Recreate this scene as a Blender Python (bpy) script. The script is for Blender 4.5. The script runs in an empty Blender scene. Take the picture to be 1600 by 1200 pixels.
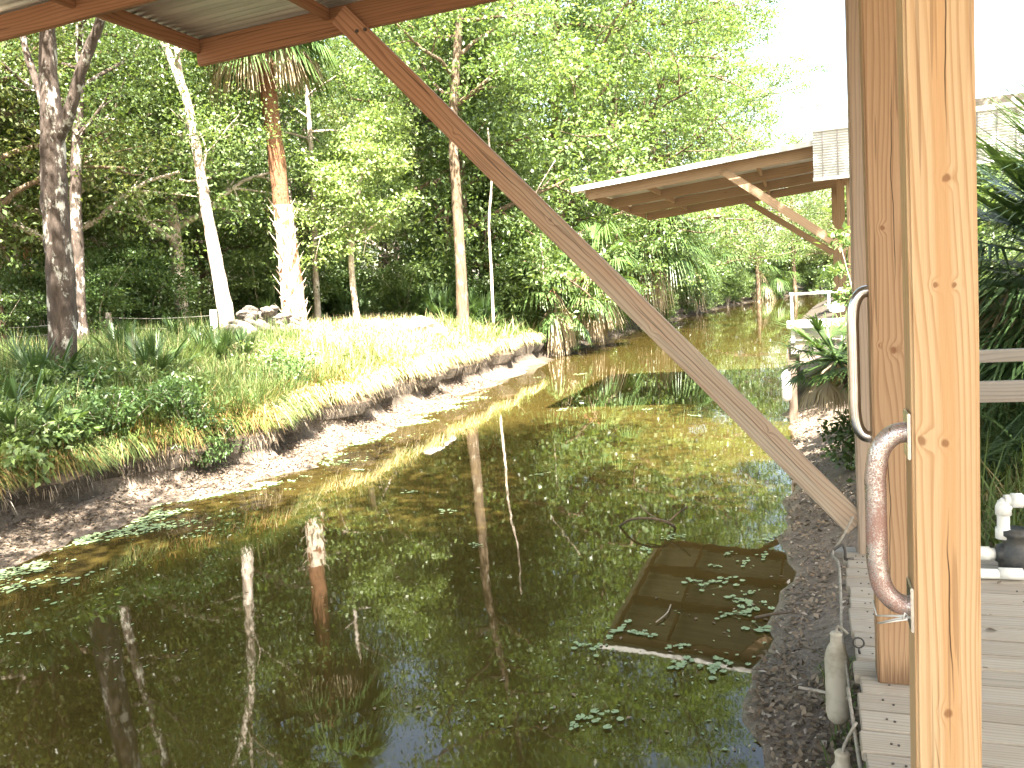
import bpy, bmesh, math, random
import numpy as np
from mathutils import Vector, Matrix

# ------------------------------------------------------------------ camera, world, sun, exposure
scene = bpy.context.scene
col = scene.collection
EYE = np.array([0.0, 0.0, 2.35])          # z = 0 is the water, +Y runs along the canal
FPX = 1290.0                               # focal length in pixels of the 1600 px wide photograph
cR = np.array([0.94071625, 0.33202670, -0.06936278])
cU = np.array([0.02964111, 0.12324135, 0.99193396])
cF = np.array([-0.33789693, 0.93518439, -0.10609350])

def ray(x, y): return (x - 800) / FPX * cR + (600 - y) / FPX * cU + cF
def at_z(x, y, z): d = ray(x, y); return EYE + d * (z - EYE[2]) / d[2]
def at_y(x, y, Y): d = ray(x, y); return EYE + d * Y / d[1]

cam_data = bpy.data.cameras.new('camera')
cam_data.sensor_width = 36.0
cam_data.lens = 36.0 * FPX / 1600
cam_data.clip_start = 0.05
cam_data.clip_end = 2000
cam = bpy.data.objects.new('camera', cam_data)
col.objects.link(cam)
cam.matrix_world = Matrix(((cR[0], cU[0], -cF[0], EYE[0]), (cR[1], cU[1], -cF[1], EYE[1]),
                           (cR[2], cU[2], -cF[2], EYE[2]), (0, 0, 0, 1)))
scene.camera = cam
scene.render.resolution_x = 1024
scene.render.resolution_y = 768

TO_SUN = Vector((1.40, -2.20, 4.05)).normalized()
world = bpy.data.worlds.new('World')
scene.world = world
world.use_nodes = True
wn = world.node_tree
wn.nodes.clear()
sky = wn.nodes.new('ShaderNodeTexSky')
sky.sky_type = 'NISHITA'
sky.sun_disc = False
sky.sun_elevation = math.asin(TO_SUN.z)
sky.sun_rotation = math.atan2(TO_SUN.x, TO_SUN.y)
sky.air_density = 1.0
sky.dust_density = 3.0
sky.ozone_density = 1.0
bg = wn.nodes.new('ShaderNodeBackground')
bg.inputs['Strength'].default_value = 0.095
wo = wn.nodes.new('ShaderNodeOutputWorld')
tint = wn.nodes.new('ShaderNodeMix'); tint.data_type = 'RGBA'; tint.blend_type = 'MULTIPLY'   # warm tint in place of a white balance: sky light less blue
tint.inputs[0].default_value = 1.0; tint.inputs[7].default_value = (1.08, 0.97, 0.80, 1)
wn.links.new(sky.outputs[0], tint.inputs[6])
wn.links.new(tint.outputs[2], bg.inputs[0])
wn.links.new(bg.outputs[0], wo.inputs[0])

sun_data = bpy.data.lights.new('sun', 'SUN')
sun_data.energy = 5.0
sun_data.angle = math.radians(0.53)
sun_data.color = (1.0, 0.95, 0.86)
sun = bpy.data.objects.new('sun', sun_data)
col.objects.link(sun)
sun.rotation_euler = TO_SUN.to_track_quat('Z', 'Y').to_euler()

scene.view_settings.view_transform = 'Standard'
scene.view_settings.look = 'None'
scene.view_settings.exposure = 3.6
scene.view_settings.gamma = 1.0
scene.render.engine = 'CYCLES'
scene.cycles.max_bounces = 5
scene.cycles.diffuse_bounces = 3
scene.cycles.glossy_bounces = 3
scene.cycles.transmission_bounces = 4
scene.cycles.transparent_max_bounces = 4
scene.cycles.sample_clamp_indirect = 6.0

rng = np.random.default_rng(11)
random.seed(5)

# ------------------------------------------------------------------ helpers
def tag(o, label=None, cat=None, group=None, kind=None):
    if label: o['label'] = label
    if cat: o['category'] = cat
    if group: o['group'] = group
    if kind: o['kind'] = kind
    return o

def thing(name, label, cat, loc=(0, 0, 0), rz=0.0, group=None):
    o = bpy.data.objects.new(name, None)
    o.empty_display_size = 0.2
    col.objects.link(o)
    o.location = Vector([float(v) for v in loc])
    o.rotation_euler = (0, 0, rz)
    return tag(o, label, cat, group)

def link_mesh(name, me, mat, parent=None, smooth=False):
    o = bpy.data.objects.new(name, me)
    if mat: me.materials.append(mat)
    col.objects.link(o)
    if parent: o.parent = parent
    if smooth:
        me.polygons.foreach_set('use_smooth', [True] * len(me.polygons))
    return o

def root_shift(parent):
    v = Vector((0, 0, 0))
    while parent is not None:
        v += parent.location
        parent = parent.parent
    return v

class MB:
    """collects shapes given in world coordinates and links them as ONE mesh"""
    def __init__(s): s.v = []; s.f = []
    def add(s, vs, fs):
        n = len(s.v)
        s.v += [tuple(float(c) for c in p) for p in vs]
        s.f += [tuple(i + n for i in f) for f in fs]
    def box(s, lo, hi):
        x0, y0, z0 = lo; x1, y1, z1 = hi
        s.add([(x0,y0,z0),(x1,y0,z0),(x1,y1,z0),(x0,y1,z0),(x0,y0,z1),(x1,y0,z1),(x1,y1,z1),(x0,y1,z1)],
              [(0,3,2,1),(4,5,6,7),(0,1,5,4),(1,2,6,5),(2,3,7,6),(3,0,4,7)])
    def tube(s, pts, rad, n=8, cap=True, wob=0.0):
        pts = [np.asarray(p, float) for p in pts]
        if np.isscalar(rad): rad = [rad] * len(pts)
        rings = []
        prev = None
        for i, p in enumerate(pts):
            d = pts[min(i + 1, len(pts) - 1)] - pts[max(i - 1, 0)]
            d = d / (np.linalg.norm(d) + 1e-9)
            if prev is None:
                a = np.array([1., 0, 0]) if abs(d[0]) < 0.8 else np.array([0, 1., 0])
            else: a = prev
            a = a - d * (a @ d); a /= np.linalg.norm(a) + 1e-9
            b = np.cross(d, a); prev = a
            ring = []
            for k in range(n):
                t = 2 * math.pi * k / n
                r = rad[i] * (1 + wob * (random.random() - .5))
                ring.append(p + r * (math.cos(t) * a + math.sin(t) * b))
            rings.append(ring)
        vs = [q for r in rings for q in r]
        fs = []
        for i in range(len(pts) - 1):
            for k in range(n):
                k2 = (k + 1) % n
                fs.append((i*n+k, i*n+k2, (i+1)*n+k2, (i+1)*n+k))
        if cap:
            fs.append(tuple(reversed(range(n))))
            fs.append(tuple((len(pts)-1)*n + k for k in range(n)))
        s.add(vs, fs)
    def lathe(s, c, prof, n=20):
        vs = []; fs = []
        for r, z in prof:
            for k in range(n):
                t = 2 * math.pi * k / n
                vs.append((c[0] + r*math.cos(t), c[1] + r*math.sin(t), c[2] + z))
        for i in range(len(prof) - 1):
            for k in range(n):
                k2 = (k+1) % n
                fs.append((i*n+k, i*n+k2, (i+1)*n+k2, (i+1)*n+k))
        fs.append(tuple(reversed(range(n)))); fs.append(tuple((len(prof)-1)*n+k for k in range(n)))
        s.add(vs, fs)
    def build(s, name, mat, parent=None, smooth=False, bevel=0.0):
        sh = root_shift(parent)
        me = bpy.data.meshes.new(name)
        me.from_pydata([(x - sh.x, y - sh.y, z - sh.z) for x, y, z in s.v], [], s.f)
        me.update()
        if bevel:
            bm = bmesh.new(); bm.from_mesh(me)
            bmesh.ops.bevel(bm, geom=list(bm.edges), offset=bevel, segments=2, affect='EDGES')
            bm.to_mesh(me); bm.free()
        return link_mesh(name, me, mat, parent, smooth)

def smooth_path(pts, sub=6):
    P = [np.asarray(p, float) for p in pts]
    out = []
    for i in range(len(P) - 1):
        p0 = P[max(i-1, 0)]; p1 = P[i]; p2 = P[i+1]; p3 = P[min(i+2, len(P)-1)]
        for k in range(sub):
            t = k / sub
            out.append(0.5*((2*p1) + (p2-p0)*t + (2*p0-5*p1+4*p2-p3)*t*t + (3*p1-p0-3*p2+p3)*t**3))
    out.append(P[-1])
    return out

def board(name, p0, p1, w, t, up, mat, parent, bevel=0.004, label=None, twist=0.0):
    """a timber of its own: local Z runs along it, local X is the width w (towards `up`), local Y the thickness t"""
    p0 = Vector([float(c) for c in p0]); p1 = Vector([float(c) for c in p1])
    z = (p1 - p0); L = z.length; z.normalize()
    x = Vector(up); x = (x - z * x.dot(z)).normalized()
    y = z.cross(x)
    bm = bmesh.new()
    n = max(2, int(L / 0.6))
    vs = []
    for i in range(n + 1):
        zz = L * i / n
        wx = 0.0 if n < 3 else 0.0025 * math.sin(i * 1.7 + L * 5)
        vs.append([bm.verts.new((sx*w/2 + wx, sy*t/2 + wx*0.6, zz)) for sx, sy in ((-1,-1),(1,-1),(1,1),(-1,1))])
    for i in range(n):
        for k in range(4):
            k2 = (k+1) % 4
            bm.faces.new((vs[i][k], vs[i][k2], vs[i+1][k2], vs[i+1][k]))
    bm.faces.new(list(reversed(vs[0]))); bm.faces.new(vs[-1])
    bmesh.ops.recalc_face_normals(bm, faces=bm.faces)
    if bevel:
        ed = [e for e in bm.edges if e.calc_face_angle(0) > 1.0]
        bmesh.ops.bevel(bm, geom=ed, offset=bevel, segments=2, affect='EDGES')
    me = bpy.data.meshes.new(name); bm.to_mesh(me); bm.free()
    o = link_mesh(name, me, mat, parent)
    sh = root_shift(parent)
    m = Matrix((x, y, z)).transposed().to_4x4()
    m.translation = p0 - sh
    o.matrix_local = m
    if label: o['label'] = label
    return o

def np_mesh(name, verts, quads, mat, parent=None, tris=None, shift=True):
    verts = np.asarray(verts, np.float32).reshape(-1, 3)
    if parent is not None and shift:
        sh = root_shift(parent)
        verts = verts - np.array([sh.x, sh.y, sh.z], np.float32)
    me = bpy.data.meshes.new(name)
    q = np.asarray(quads, np.int32).reshape(-1)
    nq = len(q) // 4
    me.vertices.add(len(verts)); me.vertices.foreach_set('co', verts.reshape(-1))
    me.loops.add(len(q)); me.loops.foreach_set('vertex_index', q)
    me.polygons.add(nq)
    me.polygons.foreach_set('loop_start', np.arange(nq, dtype=np.int32) * 4)
    me.polygons.foreach_set('loop_total', np.full(nq, 4, np.int32))
    me.update(calc_edges=True)
    return link_mesh(name, me, mat, parent)

def unit(a): return a / (np.linalg.norm(a, axis=-1, keepdims=True) + 1e-9)

def leaf_arrays(c, length, width, direc, fold=0.12, g=rng, tilt=None):
    """one folded lozenge per row: base, side, tip, side"""
    n = len(c)
    d = unit(direc)
    r = unit(g.normal(size=(n, 3))) if tilt is None else tilt
    s = unit(np.cross(d, r))
    nn = np.cross(s, d)
    L = np.broadcast_to(length, (n,))[:, None]; W = np.broadcast_to(width, (n,))[:, None]
    mid = c + d * L * 0.45
    v = np.stack([c, mid + s*W/2 + nn*fold*W, c + d*L, mid - s*W/2 + nn*fold*W], axis=1)
    return v.reshape(-1, 3)

def leaf_quads(n): return np.arange(n * 4, dtype=np.int32)

def copy_tree(o, parent=None):
    c = o.copy(); col.objects.link(c); c.parent = parent
    for ch in list(o.children): copy_tree(ch, c)
    return c

# ------------------------------------------------------------------ materials
class NT:
    def __init__(s, name):
        s.m = bpy.data.materials.new(name); s.m.use_nodes = True
        s.t = s.m.node_tree; s.t.nodes.clear()
        s.out = s.n('ShaderNodeOutputMaterial')
    def n(s, typ, **kw):
        x = s.t.nodes.new(typ)
        for k, v in kw.items(): setattr(x, k, v)
        return x
    def l(s, a, b): s.t.links.new(a, b)
    def val(s, sock, v):
        if hasattr(v, 'default_value') or hasattr(v, 'is_linked'): s.l(v, sock)
        else: sock.default_value = v
    def math(s, op, a, b=0.0, clamp=False):
        x = s.n('ShaderNodeMath', operation=op, use_clamp=clamp)
        s.val(x.inputs[0], a); s.val(x.inputs[1], b); return x.outputs[0]
    def mix(s, f, a, b, blend='MIX'):
        x = s.n('ShaderNodeMix', data_type='RGBA', blend_type=blend)
        s.val(x.inputs[0], f)
        for sock, c in ((x.inputs[6], a), (x.inputs[7], b)):
            if isinstance(c, tuple): sock.default_value = c + (1,) if len(c) == 3 else c
            else: s.l(c, sock)
        return x.outputs[2]
    def ramp(s, f, stops):
        x = s.n('ShaderNodeValToRGB')
        e = x.color_ramp.elements
        while len(e) < len(stops): e.new(0.5)
        for i, (p, c) in enumerate(stops):
            e[i].position = p
            e[i].color = (c, c, c, 1) if not isinstance(c, tuple) else c + (1,)
        s.l(f, x.inputs[0]); return x.outputs[0]
    def noise(s, vec, scale, detail=4, rough=0.55, dist=0.0):
        x = s.n('ShaderNodeTexNoise')
        x.inputs['Scale'].default_value = scale; x.inputs['Detail'].default_value = detail
        x.inputs['Roughness'].default_value = rough; x.inputs['Distortion'].default_value = dist
        if vec is not None: s.l(vec, x.inputs['Vector'])
        return x.outputs[0]
    def mapping(s, vec, scale=(1,1,1), loc=(0,0,0)):
        x = s.n('ShaderNodeMapping')
        x.inputs['Scale'].default_value = scale; x.inputs['Location'].default_value = loc
        s.l(vec, x.inputs['Vector']); return x.outputs[0]
    def coord(s, which='Object'): return s.n('ShaderNodeTexCoord').outputs[which]
    def pbr(s, color, rough=0.6, metal=0.0, spec=0.5, bump=None, bstr=0.3, bdist=0.01):
        b = s.n('ShaderNodeBsdfPrincipled')
        if isinstance(color, tuple): b.inputs['Base Color'].default_value = color + (1,)
        else: s.l(color, b.inputs['Base Color'])
        s.val(b.inputs['Roughness'], rough); s.val(b.inputs['Metallic'], metal)
        b.inputs['Specular IOR Level'].default_value = spec
        if bump is not None:
            k = s.n('ShaderNodeBump'); k.inputs['Strength'].default_value = bstr
            k.inputs['Distance'].default_value = bdist
            s.l(bump, k.inputs['Height']); s.l(k.outputs[0], b.inputs['Normal'])
        return b
    def done(s, sh): s.l(sh.outputs[0] if hasattr(sh, 'outputs') else sh, s.out.inputs[0]); return s.m

def wood(name, light, dark, knot=(0.16, 0.06, 0.02), axis='Z', bands=26.0, contrast=0.55, knots=(), heart=None,
         grey=None, grey_amt=0.0, crack=0.5, face=0, rough=0.72, grey_end=None, crack_at=0.695, splits=(), stain=0.0):
    """timber with growth rings running along `axis`; every object of it is cut from another place of the log"""
    t = NT(name)
    oc = t.coord('Object')
    sep = t.n('ShaderNodeSeparateXYZ'); t.l(oc, sep.inputs[0])
    ax = {'X': 0, 'Y': 1, 'Z': 2}[axis]
    along = sep.outputs[ax]
    others = [sep.outputs[i] for i in range(3) if i != ax]
    info = t.n('ShaderNodeObjectInfo').outputs['Random']
    isl = t.n('ShaderNodeNewGeometry').outputs['Random Per Island']
    rnd = t.math('ADD', t.math('MULTIPLY', info, 37.0), t.math('MULTIPLY', isl, 19.0))
    cmb = t.n('ShaderNodeCombineXYZ')
    t.l(others[0], cmb.inputs[0]); t.l(others[1], cmb.inputs[1]); t.l(t.math('ADD', along, rnd), cmb.inputs[2])
    v = cmb.outputs[0]
    sway = t.noise(t.mapping(v, (5, 5, 0.55)), 1.0, 2)
    u = t.math('ADD', t.math('ADD', others[0], t.math('MULTIPLY', others[1], 0.55)), t.math('MULTIPLY', sway, 0.16))
    kmask = None
    kn = t.noise(t.mapping(v, (45, 45, 30)), 1.0, 2)
    for (ku, kz, kr) in knots:
        du = t.math('ADD', t.math('SUBTRACT', others[face], ku), t.math('MULTIPLY', t.math('SUBTRACT', kn, 0.5), 0.016)); dz = t.math('MULTIPLY', t.math('SUBTRACT', along, kz), 0.8)
        d = t.math('SQRT', t.math('ADD', t.math('MULTIPLY', du, du), t.math('MULTIPLY', dz, dz)))
        e = t.math('SUBTRACT', 1.0, t.math('DIVIDE', d, kr * 4), True)
        u = t.math('ADD', u, t.math('MULTIPLY', t.math('MULTIPLY', e, e), 0.03))
        k = t.math('DIVIDE', t.math('SUBTRACT', kr * 1.15, d), kr * 0.5, True)
        kmask = k if kmask is None else t.math('MAXIMUM', kmask, k)
    ring = t.math('FRACT', t.math('MULTIPLY', u, bands))
    ring = t.ramp(ring, [(0.0, 0.0), (0.50, 0.12), (0.80, 0.85), (0.92, 1.0), (1.0, 0.0)])
    fibre = t.noise(t.mapping(v, (160, 160, 3.0)), 1.0, 3, 0.6)
    fine = t.noise(t.mapping(v, (420, 420, 9.0)), 1.0, 2, 0.6)
    tone = t.noise(t.mapping(v, (3, 3, 0.8)), 1.0, 2)
    m = t.math('ADD', t.math('MULTIPLY', ring, contrast), t.math('MULTIPLY', t.math('SUBTRACT', fibre, 0.45), 0.75), True)
    c = t.mix(m, light, dark)
    c = t.mix(t.ramp(tone, [(0.35, 0.0), (0.7, 0.45)]), c, tuple(0.5*(a+b) for a, b in zip(light, dark)))
    if heart:
        off, wid, hc = heart
        hd = t.math('ABSOLUTE', t.math('ADD', t.math('SUBTRACT', others[face], off), t.math('MULTIPLY', t.math('SUBTRACT', sway, 0.5), 0.05)))
        hm = t.math('DIVIDE', t.math('SUBTRACT', wid, hd), wid * 0.5, True)
        c = t.mix(t.math('MULTIPLY', hm, 0.85), c, hc)
    # lengthwise drying cracks
    cr = t.noise(t.mapping(v, (62, 62, 1.3)), 1.0, 1, 0.4)
    cm = t.ramp(cr, [(crack_at, 0.0), (crack_at + 0.03, crack)])
    c = t.mix(cm, c, tuple(0.28 * a for a in dark))
    # scattered small knots
    vo = t.n('ShaderNodeTexVoronoi'); vo.inputs['Scale'].default_value = 1.0
    t.l(t.mapping(v, (6, 6, 1.5)), vo.inputs['Vector'])
    km = 0.0 if knots else t.ramp(vo.outputs['Distance'], [(0.03, 0.9), (0.085, 0.0)])
    c = c if knots else t.mix(t.math('MULTIPLY', km, 0.75), c, knot)
    if kmask is not None: c = t.mix(t.math('MULTIPLY', kmask, 0.72), c, knot)
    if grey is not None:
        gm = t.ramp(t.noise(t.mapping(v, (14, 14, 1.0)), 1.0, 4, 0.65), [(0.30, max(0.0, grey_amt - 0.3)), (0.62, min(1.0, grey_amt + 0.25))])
        if grey_end:   # greyer near the start of the board, less along it
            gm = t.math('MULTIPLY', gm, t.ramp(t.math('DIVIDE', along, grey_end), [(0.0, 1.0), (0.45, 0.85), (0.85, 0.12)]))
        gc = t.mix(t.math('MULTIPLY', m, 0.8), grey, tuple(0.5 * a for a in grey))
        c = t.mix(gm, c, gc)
    for (su, z0, z1) in splits:      # long drying splits
        du = t.math('ABSOLUTE', t.math('SUBTRACT', t.math('ADD', others[face], t.math('MULTIPLY', t.math('SUBTRACT', t.noise(t.mapping(v, (2, 2, 2.2)), 1.0, 3), 0.5), 0.045)), su))
        w = t.math('DIVIDE', t.math('SUBTRACT', 0.0022, du), 0.0016, True)
        inz = t.math('MULTIPLY', t.math('DIVIDE', t.math('SUBTRACT', along, z0), 0.15, True), t.math('DIVIDE', t.math('SUBTRACT', z1, along), 0.15, True))
        c = t.mix(t.math('MULTIPLY', w, inz), c, tuple(0.16 * a for a in dark))
    if stain:                        # damp and dirt soaked up at the foot
        sm = t.math('DIVIDE', t.math('SUBTRACT', t.math('ADD', stain, t.math('MULTIPLY', t.math('SUBTRACT', fibre, 0.5), 0.30)), along), 0.10, True)
        c = t.mix(t.math('MULTIPLY', sm, 0.7), c, tuple(0.35 * a for a in dark))
    c = t.mix(t.ramp(isl, [(0.0, 0.0), (1.0, 0.22)]), c, tuple(0.55 * a for a in dark))
    b = t.pbr(c, rough, 0, 0.3, t.math('SUBTRACT', t.math('ADD', fine, t.math('MULTIPLY', fibre, 1.0)), t.math('MULTIPLY', cm, 2.0)), 0.35, 0.003)
    return t.done(b)

def foliage(name, c1, c2, trans=0.35, rough=0.38, spec=0.5, c3=None, c3_at=0.93):
    t = NT(name)
    isl = t.n('ShaderNodeNewGeometry').outputs['Random Per Island']
    info = t.n('ShaderNodeObjectInfo').outputs['Random']
    big = t.noise(t.coord('Object'), 0.55, 3)
    f = t.math('ADD', t.math('MULTIPLY', isl, 0.55), t.math('MULTIPLY', t.ramp(big, [(0.35, 0.0), (0.65, 1.0)]), 0.45))
    stops = [(0.0, c1), (0.85, c2)]
    c = t.ramp(f, stops)
    c = t.mix(t.math('MULTIPLY', info, 0.3), c, tuple(0.75 * (a + b) / 2 for a, b in zip(c1, c2)))
    if c3 is not None: c = t.mix(t.math('GREATER_THAN', isl, c3_at), c, c3)
    b = t.pbr(c, rough, 0, spec)
    tr = t.n('ShaderNodeBsdfTranslucent')
    warm = t.mix(1.0, c, (1.25, 1.25, 0.55), 'MULTIPLY')
    t.l(warm, tr.inputs[0])
    mx = t.n('ShaderNodeMixShader'); mx.inputs[0].default_value = trans
    t.l(b.outputs[0], mx.inputs[1]); t.l(tr.outputs[0], mx.inputs[2])
    return t.done(mx)

def bark(name, c1, c2, lichen=None, lich_amt=0.5, sx=9.0, sz=2.0, rough=0.9):
    t = NT(name)
    oc = t.coord('Object')
    n1 = t.noise(t.mapping(oc, (sx, sx, sz)), 1.0, 6, 0.7)
    n2 = t.noise(t.mapping(oc, (sx*3, sx*3, sz*2)), 1.0, 4, 0.7)
    c = t.ramp(t.math('ADD', t.math('MULTIPLY', n1, 0.65), t.math('MULTIPLY', n2, 0.35)), [(0.33, c1), (0.62, c2)])
    if lichen:
        ln = t.noise(t.mapping(oc, (4.5, 4.5, 2.2)), 1.0, 5, 0.72)
        c = t.mix(t.ramp(ln, [(0.62 - 0.2*lich_amt, 0.0), (0.68 - 0.2*lich_amt, 0.9)]), c, lichen)
    return t.done(t.pbr(c, rough, 0, 0.2, t.math('ADD', n1, n2), 0.9, 0.03))

def plain(name, c, rough=0.5, metal=0.0, spec=0.5, dirt=None, dscale=6.0, damt=0.5, bump=0.0):
    t = NT(name)
    oc = t.coord('Object')
    n = t.noise(oc, dscale, 5, 0.65)
    color = c if dirt is None else t.mix(t.ramp(n, [(0.42, 0.0), (0.68, damt)]), c, dirt)
    return t.done(t.pbr(color, rough, metal, spec, n if bump else None, bump, 0.01))

M = {}
M['post_flashlit'] = wood('flashlit_pine', (0.56, 0.392, 0.222), (0.33, 0.165, 0.064), bands=62, contrast=0.6, face=0,  # paler than the other posts: flash brightness put into the wood colour
                      knots=((-0.001, 0.543, 0.010), (-0.046, 1.20, 0.010), (0.001, 1.194, 0.008), (-0.014, 1.556, 0.006), (0.022, 1.553, 0.006), (0.010, 1.79, 0.008)),
                      heart=(0.0, 0.022, (0.48, 0.28, 0.13)), crack=0.35, splits=((0.008, 0.55, 1.05), (0.012, 1.85, 2.5), (-0.03, 0.1, 0.5)), stain=0.06)
M['post_tan'] = wood('tan_pine', (0.41, 0.265, 0.15), (0.22, 0.115, 0.055), bands=58, contrast=0.75,
                     knots=((0.010, 1.30, 0.012), (-0.038, 1.32, 0.005), (-0.02, 1.75, 0.008)), crack=0.5, splits=((-0.02, 0.2, 1.0), (0.02, 1.5, 2.3)), stain=0.12)
M['post_weathered'] = wood('weathered_pine', (0.38, 0.27, 0.18), (0.20, 0.13, 0.08), bands=50, grey=(0.36, 0.29, 0.23), grey_amt=0.45)
M['rafter'] = wood('red_brown_timber', (0.32, 0.165, 0.085), (0.16, 0.07, 0.032), bands=46, contrast=0.75, crack=0.6)
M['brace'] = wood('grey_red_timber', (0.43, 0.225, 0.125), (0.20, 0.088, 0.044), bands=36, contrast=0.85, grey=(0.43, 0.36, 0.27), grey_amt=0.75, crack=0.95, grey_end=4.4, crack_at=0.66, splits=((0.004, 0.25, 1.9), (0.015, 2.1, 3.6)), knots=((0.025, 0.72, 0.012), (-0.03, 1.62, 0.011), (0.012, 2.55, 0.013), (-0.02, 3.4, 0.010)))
M['new_pine'] = wood('new_pine', (0.40, 0.28, 0.175), (0.25, 0.155, 0.09), bands=30, contrast=0.6, knot=(0.20, 0.08, 0.04))
M['deck'] = wood('grey_deck_board', (0.39, 0.32, 0.235), (0.20, 0.15, 0.10), axis='X', bands=50, grey=(0.42, 0.38, 0.315), grey_amt=0.65, crack=0.75, rough=0.85)
M['deck_side'] = wood('grey_deck_edge', (0.34, 0.27, 0.22), (0.2, 0.15, 0.12), axis='Y', bands=22, grey=(0.36, 0.32, 0.29), grey_amt=0.6, crack=0.8, rough=0.9)
M['rail'] = wood('grey_rail', (0.28, 0.225, 0.17), (0.16, 0.12, 0.085), bands=44, grey=(0.32, 0.295, 0.26), grey_amt=0.8, crack=0.7, rough=0.85)
M['pile'] = wood('dark_wet_pile', (0.14, 0.09, 0.055), (0.06, 0.04, 0.025), bands=18, grey=(0.18, 0.15, 0.12), grey_amt=0.4)
M['white_paint'] = plain('white_paint', (0.80, 0.80, 0.77), 0.5, dirt=(0.5, 0.48, 0.42), damt=0.35)
M['pvc'] = plain('white_pvc', (0.82, 0.82, 0.78), 0.3, dirt=(0.55, 0.52, 0.42), dscale=9, damt=0.4)
M['black_plastic'] = plain('black_plastic', (0.025, 0.027, 0.03), 0.45, dirt=(0.12, 0.11, 0.09), dscale=14, damt=0.6)
M['grey_plastic'] = plain('grey_plastic', (0.14, 0.15, 0.17), 0.35)
M['steel'] = plain('steel', (0.62, 0.61, 0.60), 0.22, 1.0, dirt=(0.35, 0.32, 0.30), dscale=20, damt=0.4)
M['screw'] = plain('dark_screw', (0.10, 0.09, 0.08), 0.5, 0.8)
M['rope'] = plain('old_rope', (0.30, 0.27, 0.22), 0.95, dirt=(0.12, 0.11, 0.08), dscale=40, damt=0.7)
M['white_cord'] = plain('white_cord', (0.72, 0.70, 0.66), 0.8)
M['fender'] = plain('stained_fender', (0.46, 0.41, 0.32), 0.7, dirt=(0.20, 0.17, 0.11), dscale=7, damt=0.8, bump=0.15)
M['float'] = plain('white_float', (0.82, 0.81, 0.78), 0.5, dirt=(0.55, 0.5, 0.4), damt=0.4)
M['wire'] = plain('barbed_wire', (0.35, 0.33, 0.30), 0.5, 0.7)
M['rock'] = plain('limestone', (0.40, 0.37, 0.32), 0.9, dirt=(0.22, 0.19, 0.16), dscale=4, damt=0.8, bump=0.8)
M['rock_dark'] = plain('mossy_limestone', (0.105, 0.09, 0.074), 0.95, dirt=(0.05, 0.043, 0.035), dscale=5, damt=0.9, bump=0.9)
M['bark_grey'] = bark('grey_lichen_bark', (0.028, 0.021, 0.016), (0.105, 0.08, 0.064), (0.44, 0.42, 0.36), 0.42, 9, 3.0)
M['bark_pale'] = bark('pale_bark', (0.20, 0.15, 0.11), (0.52, 0.45, 0.37), (0.66, 0.60, 0.52), 0.5, 8, 1.2)
M['bark_brown'] = bark('brown_bark', (0.05, 0.035, 0.022), (0.18, 0.13, 0.085), (0.30, 0.27, 0.21), 0.25, 8, 2.0)
M['bark_palm'] = bark('palm_fibre', (0.05, 0.024, 0.014), (0.29, 0.15, 0.08), None, 0, 20, 14)
M['bark_boot'] = bark('palm_boots', (0.34, 0.27, 0.20), (0.66, 0.57, 0.47), None, 0, 9, 7)
M['twig'] = bark('pale_twig', (0.25, 0.2, 0.15), (0.5, 0.44, 0.36))
M['leaf_mid'] = foliage('leaves_mid', (0.058, 0.104, 0.034), (0.160, 0.218, 0.078), 0.42)
M['leaf_dark'] = foliage('leaves_dark', (0.040, 0.076, 0.026), (0.110, 0.158, 0.056), 0.40)
M['leaf_light'] = foliage('leaves_light', (0.075, 0.132, 0.036), (0.175, 0.240, 0.090), 0.42)
M['leaf_bright'] = foliage('leaves_bright', (0.130, 0.200, 0.060), (0.250, 0.320, 0.130), 0.36)
M['leaf_shrub'] = foliage('leaves_shrub', (0.048, 0.090, 0.026), (0.115, 0.185, 0.062), 0.35)
M['leaf_olive'] = foliage('leaves_olive', (0.075, 0.100, 0.030), (0.160, 0.180, 0.068), 0.4)
M['fan'] = foliage('palm_blades', (0.035, 0.075, 0.020), (0.105, 0.165, 0.050), 0.25, 0.4, 0.4)
M['fan_dark'] = foliage('palmetto_blades', (0.034, 0.070, 0.024), (0.095, 0.150, 0.052), 0.2, 0.4, 0.45)
M['fan_dry'] = foliage('dry_palm_blades', (0.24, 0.18, 0.11), (0.52, 0.43, 0.30), 0.25, 0.7, 0.15)
M['grass'] = foliage('bank_grass', (0.068, 0.112, 0.030), (0.165, 0.212, 0.075), 0.3, 0.6, 0.2, (0.34, 0.28, 0.15), 0.88)
M['straw'] = foliage('dry_grass', (0.36, 0.30, 0.17), (0.58, 0.51, 0.34), 0.3, 0.8, 0.1, (0.12, 0.18, 0.04), 0.82)
M['rust_grass'] = foliage('rusty_fern', (0.20, 0.12, 0.045), (0.34, 0.25, 0.11), 0.3, 0.8, 0.1, (0.13, 0.17, 0.045), 0.5)
M['litter'] = foliage('leaf_litter', (0.085, 0.060, 0.038), (0.30, 0.235, 0.165), 0.0, 0.85, 0.2, (0.40, 0.34, 0.27), 0.93)
M['litter_dark'] = foliage('wet_leaf_litter', (0.045, 0.032, 0.022), (0.16, 0.12, 0.085), 0.0, 0.8, 0.2, (0.28, 0.23, 0.17), 0.94)
M['water_leaf'] = foliage('floating_leaves', (0.17, 0.25, 0.11), (0.34, 0.43, 0.24), 0.15, 0.5, 0.4)
M['flower'] = plain('red_flower', (0.55, 0.05, 0.05), 0.6)

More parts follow.
